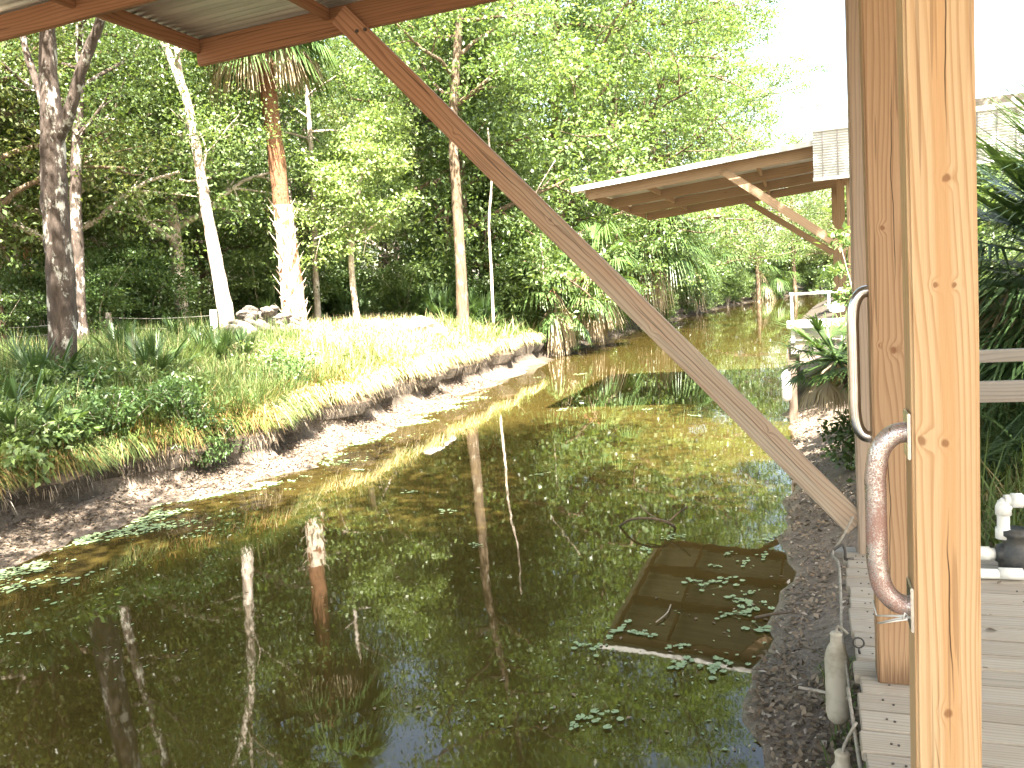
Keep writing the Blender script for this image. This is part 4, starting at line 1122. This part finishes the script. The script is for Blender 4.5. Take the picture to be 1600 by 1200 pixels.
for X, Y, k, s in ((-12.5, 28.5, 2, 0.9), (-16.5, 28.0, 0, 1.1), (-19.0, 25.5, 2, 1.0), (-21.5, 22.5, 2, 1.15), (-24.5, 20.5, 0, 1.2), (-14.2, 30.0, 2, 1.2), (-18.5, 21.5, 0, 0.8), (-20.0, 17.5, 2, 0.9), (-23, 16, 0, 1.0), (-11.0, 29.5, 0, 0.8)):
    o = copy_tree(sh[k]); o.location = on_ground(X, Y); o.rotation_euler = (0, 0, rs.uniform(0, 6.28)); o.scale = (s, s, s)
for X, Y, s in ((-12.0, 26.6, 0.9), (-13.6, 26.8, 1.0), (-15.3, 26.2, 0.9), (-10.8, 27.2, 0.8), (-17.2, 24.0, 1.0), (-18.0, 19.5, 0.9)):
    o = copy_tree(pp); o.location = on_ground(X, Y); o.rotation_euler = (0, 0, rs.uniform(0, 6.28)); o.scale = (s, s, s)
# hanging vine
m = MB(); vp = smooth_path([at_y(868, 250, 27), at_y(838, 300, 27), at_y(826, 335, 27), at_y(842, 348, 27), at_y(846, 385, 27), at_y(850, 440, 27)], 6)
m.tube(vp, 0.018, 6)
t = thing('vine', 'pale hanging vine with a string of bright leaves left of the diagonal brace', 'vine', vp[-1])
m.build('stem', M['twig'], t, True)
vv = np.array(vp[10:]); c = np.repeat(vv, 14, axis=0); c = c + rng.normal(0, 0.12, c.shape)
np_mesh('leaves', leaf_arrays(c, 0.15, 0.09, rng.normal(size=c.shape) + np.array([0, 0, -0.6])), leaf_quads(len(c)), M['leaf_light'], t)

# ------------------------------------------------------------------ left bank: rocks, fence, plants
def rock_mesh(seed, mat):
    bm = bmesh.new(); bmesh.ops.create_icosphere(bm, subdivisions=3, radius=1.0)
    rg = np.random.default_rng(seed); ph = rg.uniform(0, 6.28, 9); cut = [unit(rg.normal(size=3)) for _ in range(7)]
    for v in bm.verts:
        p = np.array(v.co)
        for cdir in cut:
            dd = p @ cdir
            if dd > 0.72: p = p - cdir * (dd - 0.72) * 0.85
        f = 1 + 0.10*math.sin(3.1*p[0]+ph[0]) + 0.09*math.sin(4.3*p[1]+ph[1]) + 0.08*math.sin(5.2*p[2]+ph[2]) + 0.05*math.sin(11*p[0]+9*p[1]+ph[3])
        v.co = p * f * np.array([1.0, 0.8, 0.62])
    me = bpy.data.meshes.new('rock'); bm.to_mesh(me); bm.free(); me.materials.append(mat)
    me.polygons.foreach_set('use_smooth', [False]*len(me.polygons))
    return me
rmesh = [rock_mesh(s, M['rock_dark']) for s in range(4)]; wmesh = [rock_mesh(s + 9, M['rock']) for s in range(4)]
def put_rock(me, loc, s, label, group=None):
    o = bpy.data.objects.new('rock', me); col.objects.link(o); o.location = loc
    o.rotation_euler = (rs.uniform(-.4, .4), rs.uniform(-.4, .4), rs.uniform(0, 6.28)); o.scale = (s, s, s * rs.uniform(0.8, 1.1))
    return tag(o, label, 'rock', group)
a = np.array([-12.35, 15.6]); b = np.array([-13.6, 19.8])
for i in range(90):
    f = rs.random(); q = a + (b - a) * f + rs.normal(0, 0.32, 2) * np.array([1, 0.8])
    lvl = rs.random()
    hgt = (0.25 + 0.62 * math.sin(min(1, f + 0.25) * 2.2)) * (1 - min(1, np.linalg.norm(q - (a + (b-a)*f)) / 0.7))
    s = rs.uniform(0.15, 0.32)
    put_rock(rmesh[i % 4] if rs.random() < 0.88 else wmesh[i % 4], (q[0], q[1], gz(q[0], q[1]) + 0.12 + lvl * max(0.10, hgt) * 1.15), s,
             'broken stone of the grey pile between the leaning trunk and the palm', 'stones of the pile')
for i, (x, y, Y, s, lab) in enumerate([(578, 515, 21.5, 0.40, 'flat pale stone at the left end of the stones behind the sunny grass'), (602, 512, 21.6, 0.33, 'small pale stone second from the left behind the sunny grass'),
                                       (628, 512, 21.2, 0.42, 'dark sided stone in the middle of the stones behind the sunny grass'), (655, 512, 21.0, 0.52, 'largest white stone behind the sunny grass'), (684, 516, 21.2, 0.34, 'white stone at the right end, nearest the slim trunk')]):
    p = at_y(x, y, Y)
    put_rock(wmesh[i % 4], tuple(p), s, lab)

fence = thing('wire_fence', 'barbed wire fence on wooden posts along the edge of the wood', 'fence', (-16, 17.2, 1.6))
fpx = [(336, 484, 546, 16.6), (172, 488, 545, 16.9), (8, 505, 560, 16.4)]
tops = []
for x, y0, y1, Y in fpx:
    p0, p1 = at_y(x, y1, Y), at_y(x - 3, y0, Y)
    board('post', p0 - np.array([0, 0, 0.3]), p1, 0.13, 0.12, (1, 0, 0), M['white_paint'] if x == 336 else M['rail'], fence, 0.01, 'white post' if x == 336 else None)
    tops.append((p0, p1))
for hfrac in (0.86, 0.6, 0.2):
    m = MB()
    pts = [p0 + (p1 - p0) * hfrac + np.array([0, -0.07, 0]) for p0, p1 in tops]
    path = []
    for i in range(2):
        for k in range(6):
            tt = k / 6; q = pts[i]*(1-tt) + pts[i+1]*tt; q = q - np.array([0, 0, 0.05*math.sin(math.pi*tt)]); path.append(q)
    path.append(pts[2])
    m.tube(path, 0.006, 5)
    m.build('wire', M['wire'], fence)

# plants of the left bank that stand out one by one
def tuft(label, loc, seed, n, h, mat, lean):
    rg = np.random.default_rng(seed)
    c = np.array(loc, float) + rg.normal(0, 1, (n, 3)) * np.array([0.16, 0.16, 0]) - np.array([0, 0, 0.04])
    d = np.stack([rg.normal(0, lean, n), rg.normal(0, lean, n), np.ones(n)], 1) + (c - np.array(loc)) * np.array([1.2, 1.2, 0])
    v = strip_arrays(c, d, h * rg.uniform(0.45, 1.2, n), np.full(n, 0.010), rg.uniform(0.2, 1.3, n))
    return tag(np_mesh('grass_tuft', v, strip_quads(n), M[mat]), label, 'grass')
P1 = at_y(150, 745, 7.7)
bx1 = on_bank(P1[0], P1[1], 0.3)
pl = shrub('bright broad leafed shrub with a red bloom at the edge of the shaded bank', (bx1, P1[1], gz(bx1, P1[1])), 140, 0.5, 0.55, 800, 0.14, 0.07, 'leaf_light', None, 'leafy_shrub', 'shrub', 8, 0.3)
m = MB()
fp = np.array([bx1 - 0.25, P1[1] - 0.1, gz(bx1 - 0.25, P1[1]) + 0.5])
for k in range(14):
    q = fp + rng.normal(0, 0.03, 3); m.lathe(q, [(0.004, 0), (0.018, 0.008), (0.014, 0.022), (0.003, 0.028)], 6)
m.tube([fp - np.array([0, 0, 0.3]), fp], 0.006, 5)
m.build('flower', M['flower'], pl)
plm = [(235, 600, 10.5, 15, 0.55, 0.55, 'spiky palmetto left of the middle of the grassy bank'), (330, 590, 12.8, 14, 0.5, 0.5, 'palmetto below the white fence post'), (60, 560, 9.0, 16, 0.6, 0.6, 'palmetto left of the forked tree foot'),
       (285, 560, 14.5, 14, 0.5, 0.45, 'small sunlit palmetto behind the grass by the fence'), (20, 650, 7.4, 14, 0.6, 0.5, 'dark palmetto at the left picture edge'), (195, 560, 12.5, 14, 0.55, 0.5, 'palmetto in front of the grey fence post'),
       (380, 560, 13.6, 12, 0.4, 0.4, 'little palmetto in front of the rock pile')]
for i, (x, y, Y, n, pe, R, lab) in enumerate(plm):
    p = at_y(x, y, Y); zz = gz(p[0], Y)
    palmetto(lab, (p[0], Y, zz), 150 + i, n, pe, R, 'fan_dark' if i != 3 else 'fan', None, 0.03)
ferns = [(370, 625, 10.9, 'rust'), (40, 765, 6.7, 'rust'), (300, 690, 8.8, 'rust'), (440, 590, 12.6, 'green'), (200, 690, 8.6, 'green'), (120, 640, 9.2, 'green'), (500, 600, 13.4, 'rust'), (340, 690, 9.3, 'green'), (265, 640, 10.2, 'light'), (90, 660, 8.8, 'light'), (430, 560, 13.2, 'light'), (25, 700, 7.2, 'light')]
flab = ['orange tinged fern clump on the bank edge above the reed bed', 'yellow orange fern clump at the left picture edge', 'tan fern clump hanging over the dark bank edge', 'fresh green shrub in front of the rock pile',
        'feathery green plant behind the bright leafed shrub', 'green leafy plant below the forked tree', 'rust coloured clump at the shade line of the bank', 'green plant trailing over the bank to the mud', 'pale leafy weed in the middle of the shaded bank', 'pale leafy weed left of the red bloom', 'bright leafy weed on the sunny edge below the rock pile', 'pale leafy weed at the left picture edge']
tr = at_y(385, 690, 9.5); trx = left_edge(9.5) - mudw(9.5) + 0.1
shrub('feathery green bush trailing from the bank down to the mud near the shade line', (trx, 9.5, 0.30), 182, 0.6, 0.55, 3600, 0.06, 0.02, 'leaf_shrub', None, 'bank_plant', 'plant', 12, 0.5)
bx2 = left_edge(6.9) - mudw(6.9) - 0.02
shrub('bright leaved low plant overhanging the dark undercut by the red bloom', (bx2, 6.9, gz(bx2 - 0.2, 6.9) - 0.15), 183, 0.5, 0.5, 900, 0.11, 0.06, 'leaf_bright', None, 'bank_plant', 'plant', 9, 0.5)
for i, ((x, y, Y, k), lab) in enumerate(zip(ferns, flab)):
    p = at_y(x, y, Y); p[0] = on_bank(p[0], Y)
    if k == 'rust': tuft(lab, (p[0], Y, gz(p[0], Y)), 170 + i, 900, 0.5, 'rust_grass', 0.75)
    else: shrub(lab, (p[0], Y, gz(p[0], Y)), 170 + i, 0.6, 0.7, 2200, 0.08, 0.030, 'leaf_bright' if k == 'light' else 'leaf_shrub', None, 'bank_plant', 'plant', 10, 0.1)
for i, (x, y, Y, h, lab) in enumerate([(255, 610, 11.0, 0.85, 'tall feathery grass in the middle of the shaded bank'), (305, 640, 10.4, 0.8, 'tall grass tuft below the rock pile'), (60, 590, 10.0, 0.8, 'tall grass left of the forked tree'),
                                       (20, 560, 11.5, 0.9, 'tall bright grass at the left picture edge'), (170, 640, 9.6, 0.75, 'grass tuft right of the forked tree'), (90, 690, 8.2, 0.6, 'dark grass tuft behind the red bloom'),
                                       (230, 680, 9.2, 0.7, 'grass tuft over the dark bank edge'), (130, 560, 11.8, 0.8, 'grass tuft just right of the forked tree foot'),
                                       (280, 580, 12.2, 0.9, 'tall green weeds in front of the white fence post'), (215, 575, 12.6, 0.9, 'tall green weeds in front of the grey fence post'), (345, 610, 11.6, 0.8, 'green weeds left of the green plant by the rocks'), (400, 630, 11.2, 0.6, 'green weeds at the shade line on the bank edge')]):
    p = at_y(x, y, Y); p[0] = on_bank(p[0], Y)
    tuft(lab, (p[0], Y, gz(p[0], Y)), 190 + i, 1300, h, 'grass', 0.38)

def grass_field(name, n, mat, sampler, hlo, hhi, w, lean, bend, seed):
    rg = np.random.default_rng(seed); C = []
    while len(C) < n:
        q = sampler(rg)
        if q is not None: C.append(q)
    C = np.array(C)
    d = np.stack([rg.normal(0, lean, n), rg.normal(0, lean, n), np.ones(n)], 1)
    L = rg.uniform(hlo, hhi, n) * rg.uniform(0.6, 1.15, n)
    v = strip_arrays(C, d, L, np.full(n, w), bend * rg.uniform(0.3, 1.8, n))
    o = np_mesh(name, v, strip_quads(n), mat)
    return tag(o, kind='stuff')
def clump_ok(x, y, f, s, th): return math.sin(x*f+s) + math.sin(y*f*1.13+2*s) + 0.7*math.sin(x*f*2.3-y*f*1.9) + rng.normal(0, 0.35) > th
def samp_green(rg):
    Y = 4.5 + 12.5 * rg.random(); le = left_edge(Y); dd = mudw(Y) + 0.15 + 6.5 * rg.random() ** 1.2
    x = le - dd
    if Y > 12.5 and dd < 3.5 and rg.random() < 0.75: return None
    if not clump_ok(x, Y, 2.1, 1.0, -0.6): return None
    return (x, Y, gz(x, Y) - 0.03)
def samp_straw(rg):
    Y = 11.0 + 14.0 * rg.random(); le = left_edge(Y); dd = mudw(Y) + 0.05 + 5.5 * rg.random() ** 1.25
    x = le - dd
    if Y < 13.5 and rg.random() < 0.75: return None
    if -14.3 < x < -11.2 and 14.2 < Y < 20 and rg.random() < 0.92: return None
    if not clump_ok(x, Y, 2.6, 2.0, -0.5): return None
    return (x, Y, gz(x, Y) - 0.03)
def samp_rust(rg):
    Y = 4.8 + 11.5 * rg.random(); le = left_edge(Y); dd = mudw(Y) + 0.02 + 0.9 * rg.random() ** 1.5
    x = le - dd
    if not clump_ok(x, Y, 2.4, 3.0, -0.8): return None
    return (x, Y, gz(x, Y) - 0.03)
def samp_far(rg):
    Y = 22 + 26 * rg.random(); le = left_edge(Y); dd = mudw(Y) + 2.4 * rg.random()
    x = le - dd
    return (x, Y, gz(x, Y) - 0.03)
grass_field('bank_grass', 60000, M['grass'], samp_green, 0.35, 0.85, 0.013, 0.32, 0.55, 1)
grass_field('dry_grass', 60000, M['straw'], samp_straw, 0.25, 0.6, 0.020, 0.45, 0.8, 2)
grass_field('rusty_grass', 24000, M['rust_grass'], samp_rust, 0.30, 0.60, 0.013, 0.5, 1.1, 3)
grass_field('edge_weeds', 12000, M['grass'], samp_far, 0.35, 0.9, 0.03, 0.45, 0.8, 4)
# dry grass arching over the undercut of the sunny bank
rg = np.random.default_rng(16); n = 14000
Yv = 10.5 + 17.5 * rg.random(n); C = np.array([(left_edge(y) - mudw(y) + 0.03 - 0.35 * a, y, 0) for y, a in zip(Yv, rg.random(n) ** 1.3)])
C[:, 2] = [gz(x - 0.15, y) - 0.05 for x, y, _ in C]
d = np.stack([rg.uniform(0.0, 1.1, n), rg.normal(0, 0.4, n), rg.uniform(0.3, 1.0, n)], 1)
v = strip_arrays(C, d, rg.uniform(0.25, 0.6, n), np.full(n, 0.018), rg.uniform(1.0, 2.6, n))
tag(np_mesh('overhanging_grass', v, strip_quads(n), M['straw']), kind='stuff')
# green and rusty growth spilling over the cut of the shaded bank
for nm, n, mt, sd, hh in (('spilling_grass', 9000, 'grass', 17, 0.55), ('spilling_rusty_grass', 6500, 'rust_grass', 18, 0.5)):
    rg = np.random.default_rng(sd); L0 = []
    while len(L0) < n:
        y = 4.4 + 8.6 * rg.random()
        if not clump_ok(sd, y, 1.9, sd, -0.5): continue
        L0.append((left_edge(y) - mudw(y) + 0.05 - 0.45 * rg.random() ** 1.2, y))
    C = np.array([(x, y, gz(x - 0.15, y) - 0.05) for x, y in L0])
    d = np.stack([rg.uniform(0.1, 1.3, n), rg.normal(0, 0.5, n), rg.uniform(0.2, 1.0, n)], 1)
    v = strip_arrays(C, d, hh * rg.uniform(0.5, 1.15, n), np.full(n, 0.012), rg.uniform(0.9, 2.8, n))
    tag(np_mesh(nm, v, strip_quads(n), M[mt]), kind='stuff')
# low broad leaved ground cover among the grass
rg = np.random.default_rng(6); C = []
while len(C) < 17000:
    q = samp_green(rg) if rg.random() < 0.7 else samp_straw(rg)
    if q is not None and (q[1] < 13 or rg.random() < 0.35): C.append((q[0], q[1], q[2] + 0.05 + 0.42 * rg.random() ** 1.4))
C = np.array(C)
v = leaf_arrays(C, rg.uniform(0.05, 0.11, len(C)), rg.uniform(0.025, 0.05, len(C)), rg.normal(size=C.shape) + np.array([0, 0, 0.2]), 0.15, rg)
tag(np_mesh('ground_cover', v, leaf_quads(len(C)), M['leaf_shrub']), kind='stuff')

# roots and dry stems hanging over the undercut
rg = np.random.default_rng(8); n = 5200; C = []
while len(C) < n:
    Y = 4.8 + 19 * rg.random(); x = left_edge(Y) - mudw(Y) + 0.02
    C.append((x - 0.05*rg.random(), Y, gz(x - 0.25, Y) - 0.08 - 0.14*rg.random()))
C = np.array(C)
d = np.stack([rg.uniform(0.1, 0.9, n), rg.normal(0, 0.5, n), rg.uniform(-1.0, 0.3, n)], 1)
v = strip_arrays(C, d, rg.uniform(0.12, 0.38, n), np.full(n, 0.010), rg.uniform(0.6, 2.0, n))
tag(np_mesh('hanging_roots', v, strip_quads(n), M['litter']), kind='stuff')

# fallen leaves on the mud
def litter(name, n, sampler, lo, hi, seed, mat='litter', tiltz=0.35):
    rg = np.random.default_rng(seed); C = []
    while len(C) < n:
        q = sampler(rg)
        if q is not None: C.append(q)
    C = np.array(C)
    d = np.stack([rg.normal(size=n), rg.normal(size=n), rg.normal(0, tiltz, n)], 1)
    L = rg.uniform(lo, hi, n)
    tl = unit(np.stack([-d[:, 1], d[:, 0], rg.normal(0, tiltz, n)], 1))
    v = leaf_arrays(C, L, L * rg.uniform(0.35, 0.6, n), d, 0.2, rg, ZUP + rg.normal(0, tiltz, (n, 3)))
    return tag(np_mesh(name, v, leaf_quads(n), M[mat]), kind='stuff')
def s_left(rg):
    Y = 4.2 + 17 * rg.random() ** 1.3; dd = mudw(Y) * rg.random() ** 0.8
    x = left_edge(Y) - dd; return (x, Y, gz(x, Y) + 0.012)
def s_right(rg):
    Y = 2.2 + 12.0 * rg.random() ** 1.5; dd = 0.03 + (1.6 if Y > 5.2 else 0.75) * rg.random()
    x = right_edge(Y) + dd; return (x, Y, gz(x, Y) + 0.012)
def s_wood(rg):
    Y = 12 + 24 * rg.random(); x = left_edge(Y) - 3 - 18 * rg.random(); return (x, Y, gz(x, Y) + 0.03)
litter('mud_leaves', 12000, s_left, 0.025, 0.07, 1, 'litter_dark')
litter('shore_leaves', 17000, s_right, 0.018, 0.06, 2)
def s_deck(rg): return (0.2 + 1.3 * rg.random(), 1.2 + 3.7 * rg.random(), 0.757)
litter('deck_leaves', 60, s_deck, 0.02, 0.06, 4, tiltz=0.12)
def s_water(rg):
    Y = 4.0 + 24 * rg.random() ** 1.5; le = left_edge(Y); re = right_edge(Y)
    x = le + (re - le) * rg.random()
    if not clump_ok(x, Y, 0.9, 1.3, 0.1): return None
    return (x, Y, 0.004)
litter('floating_debris', 1100, s_water, 0.012, 0.04, 5, 'water_leaf', 0.05)
litter('floating_leaves', 350, s_water, 0.02, 0.05, 6, 'litter', 0.06)
litter('forest_leaves', 12000, s_wood, 0.06, 0.15, 3)

# ------------------------------------------------------------------ floating weed
def weed_clump(seed, n=11, r=0.075):
    rg = np.random.default_rng(seed); m = MB()
    for k in range(n):
        c = np.array([rg.normal(0, r), rg.normal(0, r*0.55), 0.006 + 0.004*rg.random()]); rr = rg.uniform(0.014, 0.034)
        a0 = rg.uniform(0, 6.28); vs = [c + np.array([0, 0, 0.002])]
        for j in range(9):
            a = a0 + 0.25 + j * (5.8 / 8); vs.append(c + rr * np.array([math.cos(a), math.sin(a) * 0.85, 0.0]) + np.array([0, 0, 0.006*rg.random()]))
        m.add(vs, [(0, j+1, j+2) for j in range(8)])
        if k:
            m.v.append(tuple(c + np.array([0.002, 0.001, 0.001]))); m.f.append((0, len(m.v) - 11, len(m.v) - 1))
    me = bpy.data.meshes.new('floating_weed'); me.from_pydata(m.v, [], m.f); me.materials.append(M['water_leaf']); return me
wms = [weed_clump(s) for s in range(5)]
wpx = [(1138, 866), (1118, 886), (1160, 880), (1092, 912), (1140, 908), (1172, 928), (1155, 940), (1130, 962), (1165, 958), (1178, 948), (1190, 985), (1060, 1038), (1108, 1046), (1130, 1040), (944, 1122), (898, 1134),
       (1062, 1012), (846, 742), (744, 852), (430, 742), (455, 752), (475, 745), (410, 755), (1056, 838), (1042, 842), (1010, 860), (1005, 990), (975, 985), (920, 1012), (700, 800), (640, 770), (560, 735), (1190, 870), (1200, 842),
       (905, 585), (960, 600), (840, 590), (760, 612), (880, 640), (1010, 640), (1085, 650)]
for i, (x, y) in enumerate(wpx):
    p = at_z(x, y, 0.0)
    o = bpy.data.objects.new('floating_weed', wms[i % 5]); col.objects.link(o)
    s = rs.uniform(0.5, 1.0) * (1.5 if y < 700 else 1.0)
    o.location = (p[0], p[1], 0.0); o.rotation_euler = (0, 0, rs.uniform(0, 6.28)); o.scale = (s, s, 1)
    tag(o, 'small pale green clump of floating weed on the open water', 'water weed', 'clumps of floating weed')
rg = np.random.default_rng(12); m = MB(); cnt = 0
while cnt < 2600:
    Y = 4.2 + 14 * rg.random() ** 1.7; x = left_edge(Y) + 0.05 + abs(rg.normal(0, 0.55 if Y < 8 else 0.3))
    if not clump_ok(x, Y, 3.1, 0.5, 0.2): continue
    rr = rg.uniform(0.010, 0.030); a0 = rg.uniform(0, 6.28); c = np.array([x, Y, 0.007])
    vs = [c + rr * np.array([math.cos(a0 + a), math.sin(a0 + a), 0]) + np.array([0, 0, 0.008*rg.random()]) for a in (0.2, 1.2, 2.3, 3.3, 4.4, 5.4)]
    m.add(vs, [(0, 1, 2, 3), (0, 3, 4, 5)]); cnt += 1
tag(m.build('shallows_weed', M['water_leaf']), kind='stuff')
m = MB()
m.tube(smooth_path([at_z(968, 822, 0.0), at_z(985, 812, 0.10), at_z(1015, 810, 0.14), at_z(1045, 817, 0.10), at_z(1062, 832, -0.1)], 5), 0.012, 6)
m.tube(smooth_path([at_z(1030, 812, 0.13), at_z(1010, 800, 0.16), at_z(1000, 788, 0.22)], 4), 0.007, 5)
m.tube(smooth_path([at_z(1045, 815, 0.10), at_z(1062, 800, 0.18), at_z(1075, 792, 0.24)], 4), 0.009, 5)
tag(m.build('branch', M['bark_brown'], None, True), 'bare forked branch sticking out of the water near the right shore', 'branch')
m = MB(); m.tube(smooth_path([at_z(1025, 972, 0.012), at_z(1042, 958, 0.02), at_z(1048, 945, 0.012)], 4), 0.005, 6)
tag(m.build('twig', M['twig'], None, True), 'short pale twig floating over the reflection of the far roof', 'twig')
m = MB(); m.tube(smooth_path([at_z(1180, 965, 0.03), at_z(1205, 960, 0.08), at_z(1240, 955, 0.14)], 4), 0.010, 6)
tag(m.build('stick', M['pile'], None, True), 'dark wet stick lying from the mud into the water', 'stick')

# ------------------------------------------------------------------ right bank
rg = np.random.default_rng(200)
fp = thing('fan_palm', 'young fan palm with drooping dry leaves in front of the far dock', 'palm', on_ground(0.62, 9.7))
base = np.array(on_ground(0.62, 9.7)); topc = at_y(1308, 562, 9.5)
m = MB(); m.tube(smooth_path([base - np.array([0, 0, 0.1]), base + np.array([-0.05, 0, 0.35]), topc], 5), [0.05]*5 + [0.035]*6, 8); m.build('trunk', M['bark_brown'], fp, True)
st, V = fan_palm_crown(topc, rg, 30, 0.40, 0.46, -0.55, 0.95, 0.35, 24, 3.4, 0.024)
strips_and_tubes('fronds', V, st, M['fan'], fp)
st, V = fan_palm_crown(topc, rg, 9, 0.30, 0.40, -0.95, -0.4, 1.2, 18, 1.8, 0.024)
strips_and_tubes('dead_fronds', V, st, M['fan_dry'], fp)
p = at_y(1300, 470, 10.6)
shrub('light green leafy sapling growing up past the white pipe rail', on_ground(0.75, 10.6), 210, 0.55, 2.3, 1500, 0.10, 0.05, 'leaf_light', None, 'leafy_sapling', 'shrub', 7)
shrub('dark leafed low shrub on the right shore under the fan palm', on_ground(0.55, 9.4), 211, 0.45, 0.55, 1300, 0.07, 0.045, 'leaf_dark', None, 'shore_shrub', 'shrub', 9)
shrub('small dark shrub on the bright mud just past the brace foot', on_ground(0.62, 7.8), 212, 0.35, 0.40, 700, 0.06, 0.04, 'leaf_dark', None, 'shore_shrub', 'shrub', 7)
palmetto('tall palmetto with long dark fan fronds right of the near post', on_ground(2.55, 8.0), 220, 120, 0.95, 1.2, 'fan_dark', None, 0.026, (-0.9, 1.3), 0.4, 10, 'tall_palmetto', 38, 1.40)
palmetto('palmetto with long fronds behind the tall palmetto', on_ground(3.3, 9.8), 222, 70, 0.95, 1.25, 'fan_dark', None, 0.028, (-0.6, 1.2), 0.4, 6, 'tall_palmetto', 34, 1.3)
palmetto('second palmetto close behind the wooden railing', on_ground(1.75, 6.9), 221, 16, 0.5, 0.6, 'fan_dark', None, 0.018, (0.1, 1.3), 0.4, 6, 'saw_palmetto', 30)
for i, (X, Y, s, lab) in enumerate([(4.2, 10.5, 1.3, 'green bush behind the palmetto thicket on the right bank'), (2.0, 11.5, 0.9, 'green bush beside the far raised dock'), (5.5, 15, 1.5, 'round bush right of the far shelter'), (4.6, 21.5, 1.6, 'bush behind the far shelter'),
                                    (1.8, 24.0, 1.1, 'leafy bush on the shore beyond the far dock'), (3.0, 31.0, 1.5, 'bush far up the right bank'), (2.2, 40.0, 1.5, 'farther bush up the right bank'), (6.0, 33.0, 1.9, 'tall bush back from the right bank')]):
    shrub(lab, on_ground(X, Y), 230 + i, 1.1*s, 1.5*s, 4200, 0.12, 0.065, ('leaf_mid', 'leaf_dark', 'leaf_shrub')[i % 3], None, 'bush', 'bush', 12)
def samp_right(rg):
    Y = 5.3 + 6.5 * rg.random(); x = 0.95 + 3.2 * rg.random()
    if Y > 6.5 and x < 1.1: return None
    return (x, Y, gz(x, Y) - 0.03)
grass_field('shore_grass', 12000, M['grass'], samp_right, 0.3, 0.75, 0.012, 0.45, 0.9, 9)
def samp_dockweeds(rg):
    Y = 2.4 + 2.3 * rg.random(); x = 0.03 + 0.14 * rg.random()
    if not clump_ok(x, Y, 5.0, 0.7, 0.4): return None
    return (x, Y, gz(x, Y) - 0.01)
grass_field('dock_weeds', 500, M['grass'], samp_dockweeds, 0.08, 0.2, 0.010, 0.5, 0.8, 10)
